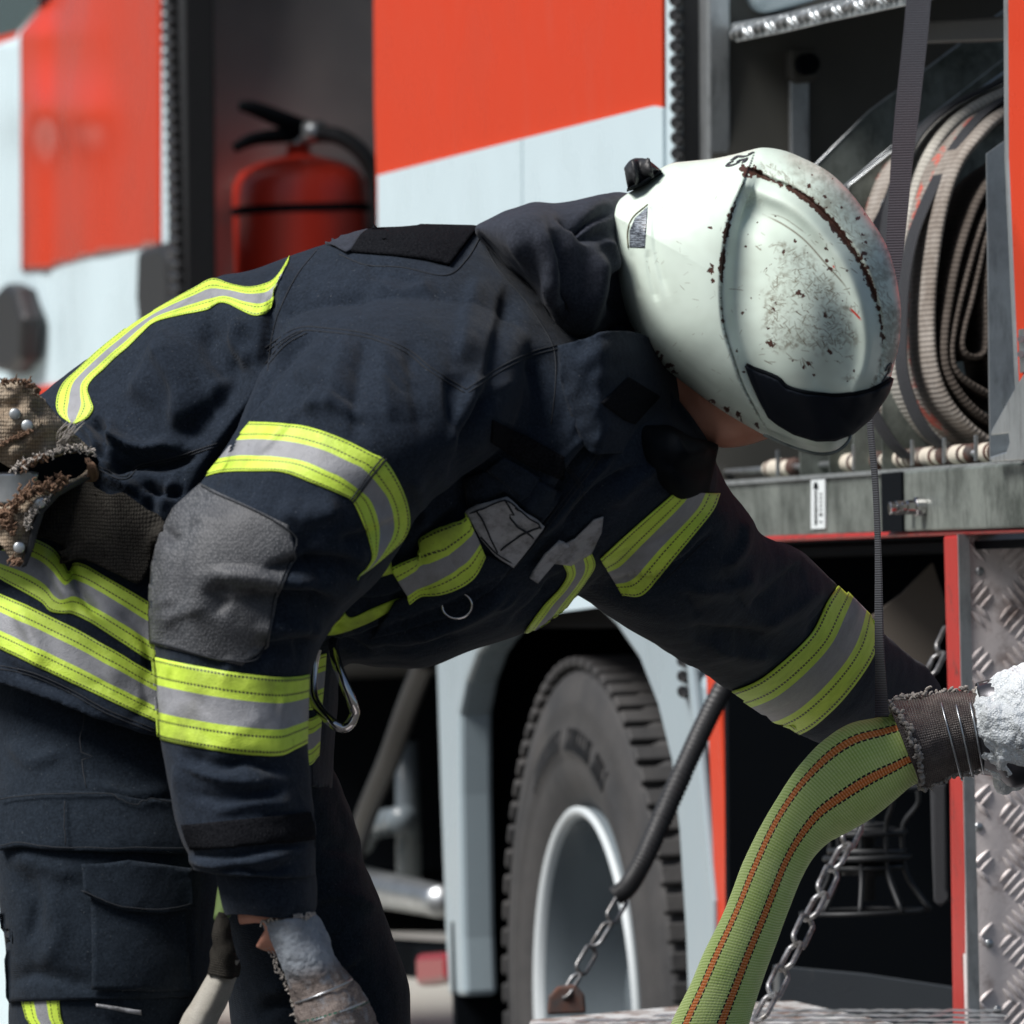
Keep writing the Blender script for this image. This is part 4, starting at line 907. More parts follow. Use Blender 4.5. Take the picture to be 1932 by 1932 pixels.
folds = [
 # armpit / back of the sleeve
 ([(590, 632), (545, 665), (505, 712), (478, 760), (440, 815), (395, 880), (352, 960)], -17, 13), ([(560, 625), (520, 690), (490, 740)], 7, 14), ([(500, 735), (470, 800), (420, 860)], 6, 12),
 ([(525, 540), (508, 600), (500, 650), (495, 700)], -9, 14), ([(545, 500), (528, 545), (520, 600)], 6, 16),
 # back bulge and its folds
 ([(400, 600), (390, 660), (430, 720)], -8, 24), ([(330, 620), (290, 690), (250, 760)], 8, 34), ([(455, 600), (440, 650), (470, 690)], 7, 18), ([(420, 640), (440, 700), (410, 760), (330, 830)], -8, 26),
 ([(300, 660), (340, 740), (330, 810)], 9, 30), ([(180, 850), (210, 835), (270, 850), (330, 840)], 10, 12), ([(205, 900), (250, 878), (310, 880), (370, 862)], -12, 12), ([(190, 870), (205, 905), (260, 930)], 9, 12),
 ([(165, 790), (190, 820), (195, 850)], -10, 11), ([(200, 790), (215, 830), (205, 870)], 7, 11), ([(150, 800), (175, 830), (190, 870)], 8, 10),
 ([(270, 915), (310, 935), (345, 930)], -10, 9), ([(270, 940), (300, 990), (330, 1030)], -8, 14), ([(330, 900), (300, 960), (310, 1000)], 6, 12),
 # near shoulder: long pulls
 ([(655, 630), (636, 700), (618, 790)], 3.4, 16), ([(690, 640), (672, 720), (668, 830)], -3.6, 18), ([(724, 640), (722, 720), (735, 800)], 3.2, 18), ([(770, 640), (780, 730), (800, 820)], -3, 22), ([(560, 780), (620, 770), (700, 790)], 3, 14), ([(480, 860), (520, 830), (560, 780)], 3, 12),
 ([(560, 700), (600, 740), (580, 790)], 4, 20), ([(820, 540), (760, 560), (700, 540)], 4, 26), ([(900, 520), (880, 600), (870, 680)], 4, 22), ([(960, 540), (940, 640), (930, 720)], -5, 22), ([(700, 560), (640, 580), (580, 600)], -3, 20),
 ([(850, 700), (860, 780), (880, 850)], -5, 22), ([(930, 720), (900, 800), (880, 860), (850, 920)], -10, 16), ([(905, 700), (870, 790), (850, 850)], 5, 18),
 # elbow
 ([(770, 980), (700, 1010), (640, 1020)], -6, 18), ([(780, 905), (800, 960), (790, 1000)], 4, 14), ([(690, 1080), (640, 1060), (560, 1060), (500, 1080)], -9, 18), ([(640, 1150), (580, 1130), (510, 1130), (440, 1118)], -11, 22), ([(430, 1100), (400, 1120), (420, 1160)], -7, 20),
 ([(600, 1100), (540, 1092), (470, 1085), (400, 1080)], 7, 16), ([(620, 1190), (560, 1180), (480, 1190)], 6, 18), ([(600, 1210), (540, 1215), (480, 1225)], -5, 14), ([(560, 1000), (590, 1060), (620, 1110)], -5, 18), ([(520, 960), (580, 980), (650, 960)], 5, 26),
 ([(320, 1010), (310, 1100), (300, 1200)], 3, 24), ([(390, 940), (370, 1050), (370, 1180)], 3, 30),
 # forearm
 ([(335, 1425), (400, 1450), (470, 1440), (540, 1460)], -6, 14), ([(345, 1445), (430, 1475), (520, 1480)], 5, 14), ([(350, 1500), (430, 1510), (540, 1490)], -4, 14), ([(400, 1535), (470, 1520), (560, 1520)], 3, 12), ([(330, 1610), (420, 1620), (520, 1600), (600, 1590)], -4, 8), ([(340, 1625), (430, 1635), (560, 1612)], 4, 8), ([(410, 1648), (450, 1640), (500, 1652), (560, 1632)], -4, 9),
 ([(330, 1440), (330, 1520), (350, 1590)], 3, 14),
 # chest, belly
 ([(1000, 660), (1010, 740), (1000, 830)], -6, 22), ([(1060, 700), (1080, 780), (1060, 850)], 5, 20), ([(1130, 820), (1080, 880), (1040, 950)], -9, 12), ([(1120, 800), (1060, 860), (1010, 930), (960, 990)], 5, 14), ([(1160, 850), (1100, 910), (1010, 1010)], 6, 10),
 ([(1200, 880), (1120, 930), (1060, 1000)], -7, 12), ([(1260, 860), (1200, 900), (1150, 950)], 5, 16), ([(950, 1080), (880, 1130), (760, 1180), (660, 1215)], -8, 14), ([(960, 1110), (880, 1160), (760, 1205)], 6, 14), ([(1060, 1080), (1020, 1130), (960, 1180)], -5, 14), ([(860, 1190), (780, 1230), (700, 1235)], -5, 16), ([(700, 1240), (660, 1225), (620, 1210)], -5, 12),
 ([(820, 1090), (740, 1130), (660, 1140)], -5, 14), ([(900, 860), (870, 920), (880, 980)], -8, 18), ([(780, 1060), (820, 1010), (870, 960)], -6, 12),
 # far sleeve
 ([(1350, 1000), (1300, 1060), (1240, 1090), (1140, 1100)], -8, 18), ([(1405, 975), (1395, 1030), (1360, 1070)], 6, 14), ([(1430, 1080), (1380, 1110), (1300, 1110)], 5, 16), ([(1520, 1060), (1470, 1110), (1420, 1160)], -7, 20), ([(1550, 1100), (1500, 1150), (1440, 1190)], 5, 16), ([(1450, 1200), (1380, 1200), (1300, 1190)], -6, 18), ([(1460, 1240), (1400, 1240), (1340, 1220)], 5, 16), ([(1580, 1110), (1560, 1150), (1520, 1200)], -4, 10),
 # skirt of the jacket
 ([(120, 1030), (132, 1080), (150, 1120), (190, 1170)], -8, 10), ([(90, 1040), (110, 1100), (140, 1150)], 6, 12), ([(30, 1150), (60, 1200), (80, 1260)], 4, 16), ([(150, 1150), (200, 1230), (220, 1300)], 3, 22), ([(0, 1240), (40, 1275), (130, 1310), (200, 1350)], -4, 10), ([(220, 1150), (270, 1200), (285, 1280)], -4, 16), ([(130, 1310), (200, 1340), (290, 1390)], 3, 14),
 ([(600, 1240), (590, 1300), (590, 1400)], -4, 10),
]
rw = random.Random(21)
for _ in range(150):     # small creases
    x, y = rw.uniform(60, 1600), rw.uniform(440, 1640); a = rw.uniform(-.8, .9)+math.pi/2*(rw.random() < .5); L = rw.uniform(16, 46)
    folds.append(([(x-math.cos(a)*L, y-math.sin(a)*L), (x+rw.uniform(-8, 8), y+rw.uniform(-8, 8)), (x+math.cos(a)*L, y+math.sin(a)*L)], rw.choice((-1, 1))*rw.uniform(1.0, 2.6), rw.uniform(6, 13)))
crease(jacket, folds, nz=[(5.0, 5.5, (1, 1)), (2.6, 14, (1.2, .8)), (1.2, 34, (1, 1))])
JB = bvh(jacket)
J = lambda name, poly, off, th, m, step=7, ymin=0, par=None: patch(name, poly, JB, off, th, m, par or jacket, step, ymin)
# inner cuff under the sleeve end
V, f, uv = rail([((400, 1625), (592, 1630), 8.47, .072), ((408, 1660), (596, 1668), 8.47, .072), ((420, 1700), (597, 1708), 8.47, .068), ((428, 1722), (592, 1728), 8.47, .062)], 48, 40)
ic = mesh_obj('inner_cuff', V, f, m_navy, jacket, True, uv); crease(ic, [([(420, 1680), (500, 1700), (590, 1680)], -3, 8), ([(430, 1660), (520, 1672), (590, 1655)], 3, 8)], nz=[(4, 18, (1, 1))])
# tape
back0 = [(553, 476), (547, 484), (523, 523), (500, 537), (469, 543), (435, 537), (402, 527), (370, 543), (340, 559), (296, 584), (254, 609), (213, 640), (178, 669), (149, 697), (122, 722), (110, 745), (107, 768), (114, 785), (132, 799)]
back1 = [(514, 560), (510, 578), (504, 590), (490, 596), (476, 596), (452, 585), (430, 574), (412, 573), (390, 586), (340, 596), (293, 609), (266, 632), (242, 656), (216, 678), (195, 699), (176, 716), (166, 734), (172, 755), (177, 772), (165, 790), (142, 801)]
band('reflective_tape', back0, back1, JB, m_tape, jacket, nu=130)
arm0 = [(472, 797), (520, 799), (580, 806), (640, 826), (700, 855), (725, 868), (750, 905), (766, 945), (772, 985), (762, 1014), (740, 1037), (705, 1066), (672, 1090)]
arm1 = [(386, 901), (420, 892), (480, 890), (535, 892), (590, 912), (640, 932), (664, 946), (683, 985), (695, 1020), (701, 1050), (692, 1070), (680, 1082), (672, 1092)]
band('reflective_tape', arm0, arm1, JB, m_tape, jacket, nu=120)
for k in (0,):
    mb = MB(); seam(mb, [(727, 866), (695, 905), (664, 948)], JB, .0011, .0028); seam(mb, [(722, 862), (690, 900), (660, 944)], JB, .0008, .0028); mb.obj('tape_mitre', m_thread, jacket, True)
band('reflective_tape', [(285, 1238), (300, 1241), (350, 1252), (440, 1268), (520, 1277), (560, 1276), (582, 1272)], [(296, 1390), (310, 1397), (350, 1406), (420, 1418), (490, 1425), (530, 1425), (555, 1414), (578, 1402)], JB, m_tape, jacket, nu=90)
ysk = lambda x: 8.50 if x > 278 else 0
band('reflective_tape', [(-70, 985), (0, 1015), (45, 1015), (72, 1020), (100, 1036), (118, 1062), (128, 1080), (140, 1063), (160, 1066), (200, 1089), (250, 1118), (290, 1141), (400, 1195), (500, 1225), (575, 1240), (615, 1232)],
     [(-90, 1040), (-20, 1080), (10, 1098), (50, 1120), (80, 1138), (95, 1154), (120, 1158), (135, 1158), (170, 1175), (230, 1213), (290, 1250), (400, 1295), (500, 1325), (575, 1340), (606, 1330)], JB, m_tape, jacket, nu=150, ymin=ysk)
band('reflective_tape', [(-110, 1080), (-40, 1103), (0, 1120), (60, 1147), (150, 1190), (220, 1230), (292, 1272), (400, 1318), (500, 1345), (575, 1356), (606, 1344)],
     [(-120, 1175), (-40, 1208), (0, 1224), (80, 1262), (160, 1300), (230, 1333), (294, 1362), (400, 1405), (500, 1435), (575, 1446), (600, 1425)], JB, m_tape, jacket, nu=130, ymin=ysk)
band('pocket_tape', [(735, 1058), (760, 1045), (800, 1022), (850, 988), (885, 966)], [(776, 1128), (800, 1116), (850, 1098), (890, 1074), (912, 1036)], JB, m_tape_dirty, jacket, off=.014, nu=60, ymin=8.52)
patch('belly_tape', sm([(604, 1198), (612, 1176), (640, 1142), (660, 1164), (700, 1148), (752, 1128), (768, 1132), (740, 1150), (690, 1176), (640, 1194)], 50), JB, .0015, .001, m_yellow, jacket, 5, 8.50)
patch('belly_tape', [(673, 1092), (700, 1072), (736, 1058), (742, 1080), (700, 1092), (674, 1106)], JB, .0015, .001, m_tape_dirty, jacket, 5, 8.50)
J('silver_tab', [(888, 960), (905, 940), (955, 925), (985, 950), (1022, 978), (1000, 1010), (962, 1056), (930, 1035), (905, 1005)], .012, .0015, m_silver, 6)
J('silver_tab', [(990, 1074), (1018, 1030), (1046, 1002), (1068, 1014), (1040, 1045), (1006, 1084)], .012, .0015, m_silver, 5)
J('silver_tab', [(1068, 1018), (1082, 1012), (1118, 976), (1136, 970), (1132, 1000), (1112, 1040), (1074, 1062), (1040, 1058), (1050, 1036)], .004, .0012, m_silver, 5)
band('reflective_tape', [(1062, 1042), (1060, 1060), (1068, 1082), (1054, 1108), (1022, 1142), (987, 1190)], [(1112, 1036), (1121, 1062), (1104, 1092), (1082, 1122), (1054, 1160), (1030, 1192)], JB, m_tape, jacket, off=.003, nu=50)
band('reflective_tape', [(1272, 926), (1235, 958), (1180, 1006), (1130, 1052)], [(1354, 930), (1340, 965), (1300, 1015), (1262, 1060), (1215, 1117), (1176, 1120)], JB, m_tape, jacket, off=.003, nu=60)
band('reflective_tape', [(1580, 1102), (1556, 1138), (1530, 1190), (1486, 1236), (1430, 1280), (1373, 1304)], [(1655, 1178), (1644, 1236), (1595, 1308), (1545, 1358), (1512, 1380), (1496, 1384)], JB, m_tape, jacket, off=.003, nu=70)
mb = MB()
for q in ([(893, 966), (912, 948), (953, 932), (982, 955), (1014, 980)], [(905, 1000), (932, 1030), (962, 1048)], [(908, 950), (922, 1000), (934, 1028)], [(950, 930), (975, 972), (1000, 1000)], [(940, 1024), (985, 985), (1012, 975)]): seam(mb, q, JB, .0009, .0128)
mb.obj('stitching', m_thread, jacket, True)
# loop tape and patches
J('loop_strip', [(662, 478), (684, 447), (712, 428), (800, 430), (902, 432), (868, 475), (847, 503), (800, 492), (740, 484)], .004, .0035, m_velcro, 6)
J('shoulder_tag', [(608, 460), (640, 444), (706, 430), (682, 450), (664, 478), (654, 482), (634, 470)], .003, .0015, m_collar, 6)
J('loop_strip', [(928, 792), (1000, 826), (1066, 862), (1062, 905), (1000, 880), (925, 834)], .003, .003, m_velcro, 6)
J('chest_tab', [(948, 858), (1018, 898), (1000, 930), (984, 938), (920, 882)], .006, .002, m_navy, 6)
J('loop_strip', [(345, 1556), (420, 1550), (500, 1542), (582, 1532), (590, 1560), (592, 1584), (500, 1592), (430, 1600), (362, 1602), (352, 1580)], .0025, .0025, m_velcro, 6)
J('elbow_patch', [(379, 915), (545, 991), (559, 1050), (523, 1128), (506, 1218), (455, 1256), (285, 1214), (283, 1160), (286, 1070), (300, 1010), (328, 961)], .0022, .0018, m_elbow, 6)
J('pocket_edge', [(880, 905), (960, 870), (1060, 930), (1020, 980), (950, 922), (888, 958)], .005, .002, m_navy, 6)
J('chest_flap', [(745, 1130), (870, 1070), (915, 1040), (960, 1062), (930, 1110), (860, 1160), (760, 1190), (700, 1200)], .006, .002, m_navy, 7)
# seams
mb = MB()
for pts, dbl in (([(500, 656), (560, 620), (620, 620), (700, 632), (770, 660), (815, 695), (880, 735)], 7), ([(880, 735), (940, 695), (1000, 665), (1050, 652)], 7), ([(905, 440), (935, 500), (985, 560), (1020, 610), (1045, 660), (1048, 720), (1040, 800)], 0),
        ([(165, 868), (230, 900), (262, 878), (330, 862), (415, 835)], 5), ([(580, 628), (540, 650), (505, 690)], 6), ([(600, 470), (560, 520), (530, 580), (512, 640), (505, 700)], 0), ([(290, 1382), (200, 1345), (130, 1306), (60, 1275), (0, 1262)], 6),
        ([(1045, 850), (1100, 920), (1080, 960)], 5), ([(1340, 1010), (1250, 1100)], 0), ([(588, 1440), (592, 1520), (594, 1600)], 0), ([(1150, 830), (1120, 880), (1060, 960), (980, 1060), (900, 1130)], 8), ([(640, 480), (690, 500), (760, 505), (840, 520), (880, 490), (910, 440)], 0)):
    seam(mb, pts, JB, .0007, .0002, 0, None, dbl)
mb.obj('stitching', m_thread, jacket, True)
mb = MB(); seam(mb, [(382, 922), (540, 997), (552, 1050), (517, 1126), (500, 1214), (453, 1249), (292, 1209)], JB, .0008, .003); mb.obj('stitching', m_thread, jacket, True)
# D-ring
mb = MB(); c = P(862, 1142, 8.57); q, yq = cast(JB, 862, 1142, .006, 0); c = P(862, 1142, yq-.012)
tube(mb, [c+Vector((math.cos(t)*.0143, 0, math.sin(t)*.0125)) for t in np.linspace(-math.pi*1.05, .35*math.pi, 30)], .0013, 8); mb.obj('d_ring', m_chrome, jacket, True)
# collar: stiff charcoal stand-up collar
V, f, uv = rail([((893, 432), (900, 446), TY-.05, .10), ((930, 416), (930, 478), TY-.05, .155), ((965, 401), (965, 515), TY-.05, .185), ((1008, 388), (1012, 556), TY-.04, .195), ((1046, 391), (1052, 632), TY-.04, .19), ((1082, 384), (1090, 652), TY-.03, .18), ((1120, 371), (1122, 630), TY-.02, .16), ((1160, 364), (1165, 630), TY-.0, .12), ((1200, 372), (1215, 655), TY+.01, .08), ((1240, 400), (1250, 700), TY+.02, .05)], 84, 120, 3.0)
collar = mesh_obj('collar', V, f, m_collar, jacket, True); remesh(collar, .004, 4)
crease(collar, [([(1040, 430), (1062, 500), (1066, 570), (1060, 630)], -10, 18), ([(1120, 470), (1118, 540), (1108, 600), (1096, 645)], 11, 18), ([(1090, 420), (1110, 450), (1150, 440)], -9, 14), ([(1050, 400), (1090, 425), (1130, 410), (1160, 395)], -8, 12), ([(1000, 430), (1040, 500), (1030, 600)], 6, 26), ([(960, 440), (1000, 520), (1010, 590)], 4, 18), ([(1160, 500), (1150, 560), (1170, 610)], -6, 18), ([(1150, 610), (1120, 618), (1080, 650)], 5, 8), ([(1130, 450), (1145, 470), (1150, 520)], 8, 12)], nz=[(4, 10, (1, 1)), (1.5, 40, (1, 1))])
CB = bvh(collar)
mb = MB(); seam(mb, [(908, 445), (950, 492), (1000, 538), (1034, 588), (1052, 628), (1074, 642), (1104, 628), (1140, 622), (1178, 632)], CB, .0007, .0003); mb.obj('stitching', m_thread, collar, True)
# front of the collar, dark, with a loop patch
def cf(x, y): return .15*max(0, (x-1130)/120.)**1.4
fl = slab('collar_flap', sm([(1052, 652), (1100, 640), (1150, 625), (1215, 632), (1270, 676), (1304, 715), (1313, 770), (1296, 800), (1268, 824), (1215, 848), (1150, 856), (1110, 850), (1080, 790), (1058, 720)], 80), 8.565, .006, m_navy, jacket, 6, bulge=.012, nz=.0035, curl=cf)
FB = bvh(fl)
patch('loop_strip', [(1133, 760), (1184, 712), (1243, 748), (1196, 800), (1176, 792)], FB, .002, .003, m_velcro, fl, 6)
# black neck cloth
V, f, uv = rail([((1150, 740), (1150, 850), TY-.02, .10), ((1220, 790), (1200, 890), TY-.05, .125), ((1262, 800), (1232, 925), TY-.06, .125), ((1305, 825), (1278, 950), TY-.06, .11), ((1352, 838), (1335, 950), TY-.01, .06)], 48, 50, 2.4)
nk = mesh_obj('neck_cloth', V, f, m_black, per, True); crease(nk, [([(1260, 820), (1290, 860), (1340, 850)], 5, 12), ([(1240, 870), (1300, 890), (1345, 880)], -5, 12)], nz=[(4, 14, (1, 1))])

# ---- trousers
tn = [((-60, 1120), (480, 1280), TY, .15), ((-40, 1240), (490, 1380), TY-.01, .16), ((-24, 1370), (470, 1450), TY-.05, .145), ((-18, 1480), (445, 1540), TY-.08, .135), ((-12, 1580), (432, 1630), TY-.10, .13), ((-3, 1680), (420, 1720), TY-.11, .125), ((8, 1780), (405, 1810), TY-.12, .12), ((12, 1870), (392, 1890), TY-.12, .12), ((14, 1960), (385, 1980), TY-.12, .115), ((20, 2200), (360, 2210), TY-.13, .10), ((10, 2600), (300, 2610), TY-.1, .09), ((30, 2960), (290, 2970), TY-.1, .09)]
tf = [((150, 1120), (600, 1260), TY+.05, .17), ((220, 1300), (612, 1400), TY+.1, .15), ((270, 1420), (640, 1490), TY+.14, .14), ((320, 1530), (672, 1580), TY+.17, .13), ((370, 1640), (705, 1670), TY+.2, .13), ((410, 1740), (738, 1760), TY+.22, .125), ((430, 1840), (770, 1850), TY+.24, .12), ((440, 1930), (778, 1940), TY+.25, .115), ((470, 2200), (790, 2210), TY+.27, .10), ((520, 2600), (780, 2610), TY+.3, .09), ((540, 2930), (770, 2940), TY+.3, .09)]
trs = merged('trousers', [(tn, 48, 90, 2.2), (tf, 48, 90, 2.1)], None, .0055, 5, m_navy2, per)
tfold = [([(158, 1380), (160, 1440), (162, 1490)], -2, 6), ([(20, 1400), (60, 1440), (120, 1420)], 4, 18), ([(30, 1620), (100, 1640), (150, 1660)], 4, 14), ([(40, 1650), (70, 1700), (60, 1780)], -5, 14), ([(90, 1680), (110, 1750), (90, 1820)], 4, 16), ([(20, 1860), (60, 1840), (120, 1850), (180, 1870)], -5, 12), ([(620, 1440), (640, 1520), (690, 1620)], 4, 16), ([(600, 1600), (660, 1610), (710, 1650)], -4, 14), ([(560, 1700), (640, 1690), (720, 1720)], 5, 16), ([(500, 1880), (580, 1850), (680, 1800)], 6, 16), ([(480, 1920), (560, 1890), (640, 1870)], -5, 14), ([(300, 1760), (340, 1800), (330, 1880)], -5, 16), ([(180, 1480), (250, 1500), (330, 1490)], 3, 12)]
crease(trs, tfold, nz=[(6, 6, (1, 1)), (3, 15, (1.3, .7)), (1.2, 40, (1, 1))])
TB = bvh(trs); tp_ = lambda name, poly, off, th, m, step=8: patch(name, poly, TB, off, th, m, trs, step, 0)
tp_('pocket', [(-6, 1525), (350, 1530), (372, 1600), (372, 1880), (14, 1890), (2, 1760)], .004, .002, m_navy2, 10)
tp_('pocket_flap', [(0, 1508), (120, 1498), (220, 1500), (345, 1516), (370, 1600), (340, 1614), (200, 1612), (60, 1606), (14, 1606), (0, 1560)], .012, .003, m_navy2, 8)
tp_('pocket', [(172, 1690), (342, 1700), (352, 1870), (176, 1866)], .008, .002, m_navy2, 9)
tp_('pocket_flap', [(155, 1634), (240, 1628), (345, 1640), (350, 1712), (300, 1725), (230, 1722), (185, 1702), (162, 1690)], .015, .003, m_navy2, 8)
tp_('belt_loop', [(183, 1892), (262, 1903), (262, 1912), (183, 1898)], .008, .002, m_silver, 5)
band('reflective_tape', [(42, 1888), (50, 1920), (60, 1950), (64, 2100)], [(112, 1884), (116, 1920), (122, 1950), (128, 2100)], TB, m_tape, trs, nu=40)
mb = MB()
for pts, dbl in (([(22, 1598), (100, 1602), (200, 1606), (340, 1606)], 0), ([(24, 1514), (120, 1506), (230, 1508), (340, 1522)], 0), ([(160, 1684), (190, 1698), (235, 1715), (300, 1717), (346, 1706)], 0), ([(160, 1340), (162, 1420), (164, 1495)], 0), ([(128, 1520), (130, 1600)], 0)):
    seam(mb, pts, TB, .0006, .0158, 0, None, dbl)
mb.obj('stitching', m_thread, trs, True)

# ---- body: one continuous skin mesh under the clothes
body = MB()
def arm_axis(rg, f=1.0, sl=slice(None)): return [((P(*a, Y)+P(*b, Y))/2) for a, b, Y, h in rg[sl]]
nb = arm_axis(near)[1:]; hand0 = P(512, 1735, 8.46)
tube(body, nb+[P(505, 1700, 8.46), hand0], list(np.interp(np.linspace(0,1,len(nb)),[0,.4,1],[.055,.05,.032]))+[.030,.032], 24, smooth_n=70)
fb = arm_axis(far)[1:]; fh = P(1765, 1400, 9.86)
tube(body, fb+[P(1752, 1395, 9.82), fh], list(np.interp(np.linspace(0,1,len(fb)),[0,.4,1],[.05,.028,.016]))+[.018,.026], 24, smooth_n=60)
V, f, uv = rail([((0, 1100), (540, 1280), TY, .15), ((120, 860), (740, 1140), TY, .15), ((330, 680), (930, 1050), TY+.02, .15), ((600, 590), (1130, 930), TY+.03, .155), ((800, 550), (1210, 850), TY+.03, .15), ((960, 520), (1230, 800), TY, .12), ((1100, 560), (1250, 780), TY+.01, .075), ((1200, 590), (1296, 800), TY+.02, .066), ((1290, 610), (1335, 830), TY+.02, .068)], 40, 90); body.add(V, f)
for rg in (tn, tf):
    tube(body, arm_axis(rg)[1:], [.1, .085, .08, .075, .07, .065, .06, .06, .055, .045, .04][:len(rg)-1], 20, smooth_n=60)
# head: skull, jaw, chin, nose, ear
tube(body, [P(1350, 560, TY-.0), P(1400, 600, TY-.0), P(1450, 650, TY-.0)], [.070, .080, .074], 28, smooth_n=14)
tube(body, [P(1290, 690, TY+.02), P(1330, 765, TY+.0), P(1338, 812, TY+.01)], [.055, .040, .022], 20, smooth_n=14)
tube(body, [P(1338, 800, TY+.01), P(1372, 786, TY+.0), P(1430, 765, TY+.01), P(1478, 742, TY+.02)], [.024, .032, .034, .03], 20, smooth_n=18)
tube(body, [P(1430, 700, TY+.02), P(1480, 790, TY+.02), P(1510, 800, TY+.02)], [.04, .02, .01], 14, smooth_n=12)
tube(body, [P(1400, 815, TY+.02), P(1428, 812, TY+.02)], [.012, .010], 12, smooth_n=8)
tube(body, [P(1330, 660, TY-.03), P(1350, 640, TY-.04), P(1370, 660, TY-.035)], [.012, .014, .011], 12, smooth_n=10)
# near hand: palm and five fingers closing on the canvas coupling
GH = {'near': [], 'far': []}
def hand(key, pts, rad, n, m):
    tube(body, pts, [r_*.86 for r_ in rad], n, smooth_n=m); GH[key].append((pts, rad, n, m))
tube(body, [hand0, P(560, 1768, 8.46), P(598, 1845, 8.455), P(632, 1925, 8.45)], [.030, .026, .023, .024], 20, smooth_n=18)
hand('near', [P(610, 1890, 8.45), P(640, 1950, 8.45), P(672, 2020, 8.45), P(690, 2080, 8.45)], [.030, .036, .042, .038], 22, 20)
for k in range(4):
    L = (.92, 1.05, 1.0, .84)[k]; bx, by = 655+26*k, 2095-10*k
    hand('near', [P(bx, by-40, 8.45), P(bx+6, by+34*L, 8.44), P(bx+2, by+86*L, 8.45), P(bx-12, by+128*L, 8.48)], [.0125, .0115, .0105, .0085], 14, 26)
hand('near', [P(700, 1980, 8.42), P(740, 2030, 8.40), P(748, 2085, 8.40), P(735, 2125, 8.42)], [.018, .0145, .0125, .0095], 14, 22)
# far hand, reaching in, half closed
hand('far', [fh, P(1820, 1398, 9.90)], [.034, .036], 18, 10)
for k in range(4):
    hand('far', [P(1835, 1368+k*19, 9.90), P(1868, 1370+k*19, 9.88), P(1880, 1372+k*18, 9.84), P(1862, 1374+k*18, 9.82)], [.0115, .0105, .0095, .0075], 12, 20)
hand('far', [P(1800, 1360, 9.88), P(1825, 1345, 9.86), P(1850, 1350, 9.84)], [.016, .012, .009], 12, 14)
bo = body.obj('body', m_skin, per, True, fix=True); remesh(bo, .0036, 3, .4)
for key in ('near', 'far'):
    mb = MB()
    for pts, rad, n, m in GH[key]: tube(mb, pts, rad, n, smooth_n=m)
    gl = mb.obj('glove', m_glove, per, True, fix=True); remesh(gl, .0026, 2, .4)
# boots
for cx, yy, Yb in ((160, 2950, TY-.1), (655, 2920, TY+.3)):
    b0 = P(cx, yy, Yb); mb = MB(); z = b0.z
    tube(mb, [Vector((b0.x, Yb, .30)), Vector((b0.x, Yb, .12)), Vector((b0.x+.03, Yb, .07))], [.062, .06, .058], 20, smooth_n=14)
    tube(mb, [Vector((b0.x-.05, Yb, .055)), Vector((b0.x+.06, Yb, .06)), Vector((b0.x+.15, Yb, .05)), Vector((b0.x+.21, Yb, .045))], [.045, .055, .052, .035], 20, smooth_n=18)
    bt = mb.obj('boot', m_rubber, per, True); remesh(bt, .008, 3)

# ---- helmet
HO = [(1148, 400), (1160, 385), (1180, 368), (1205, 352), (1240, 322), (1268, 308), (1300, 304), (1350, 298.5), (1390, 290), (1412, 284), (1440, 278.5), (1475, 283), (1510, 296), (1560, 322), (1600, 358), (1640, 410), (1670, 458), (1688, 510), (1697, 560), (1700, 600), (1696, 650), (1684, 700), (1672, 738), (1655, 765), (1635, 792), (1612, 815), (1600, 832), (1575, 850), (1545, 855), (1505, 848), (1450, 825), (1400, 798), (1352, 768), (1300, 730), (1250, 690), (1210, 645), (1180, 590), (1160, 530), (1150, 470)]
HY_ = TY-.07; HC = np.array([1425., 560.]); HD = .118
po = cr(HO+[HO[0]], 1200); ang = np.unwrap(np.arctan2(po[:, 1]-HC[1], po[:, 0]-HC[0])); rad_ = np.hypot(po[:, 0]-HC[0], po[:, 1]-HC[1])
if ang[-1] < ang[0]: ang, rad_ = ang[::-1], rad_[::-1]
C1 = [(1412, 318), (1400, 350), (1384, 388), (1372, 430), (1363, 490), (1360, 560), (1366, 620), (1384, 680), (1404, 735), (1440, 800)]
C2 = [(1420, 322), (1450, 338), (1500, 360), (1545, 395), (1585, 440), (1620, 490), (1645, 545), (1660, 600), (1665, 650), (1658, 700), (1640, 742)]
VIS = [(1405, 690), (1422, 697), (1450, 705), (1470, 716), (1482, 730), (1520, 742), (1570, 748), (1620, 742), (1660, 728), (1682, 706), (1690, 716), (1672, 750), (1640, 790), (1600, 820), (1545, 832), (1500, 818), (1455, 792), (1425, 745)]
NR, NA = 260, 900
ths = np.linspace(ang[0], ang[0]+2*math.pi, NA, endpoint=False); Rr = np.interp(ths, ang, rad_)
rs = np.concatenate([np.linspace(.004, .93, NR-60), 1-.07*(1-np.linspace(0, 1, 61)[1:])**2])
RR, AA = np.meshgrid(rs, ths, indexing='ij'); RAD = RR*Rr[None, :]
hx = (HC[0]+RAD*np.cos(AA)).ravel(); hy = (HC[1]+RAD*np.sin(AA)).ravel(); rr_ = RR.ravel()
dep = HD*np.sqrt(np.clip(1-rr_**3.3, 0, 1))
ss = lambda a, b, x: (lambda t: t*t*(3-2*t))(np.clip((x-a)/(b-a), 0, 1))
c1 = cr(C1, 60); c2 = cr(C2, 60)
d1, s1, t1 = seg_dist(hx, hy, c1); d2, s2, t2 = seg_dist(hx, hy, c2)
side1 = d1*s1; side2 = d2*s2
def sgn(poly, px, py):
    d, s, t = seg_dist(np.array([px]), np.array([py]), poly); return s[0]
L1 = side1*sgn(c1, 1250., 560.)       # positive left (rear) of crease 1
R2 = side2*sgn(c2, 1690., 520.)       # positive outside crease 2 (top strip)
env = np.clip((1-rr_)*6, 0, 1)
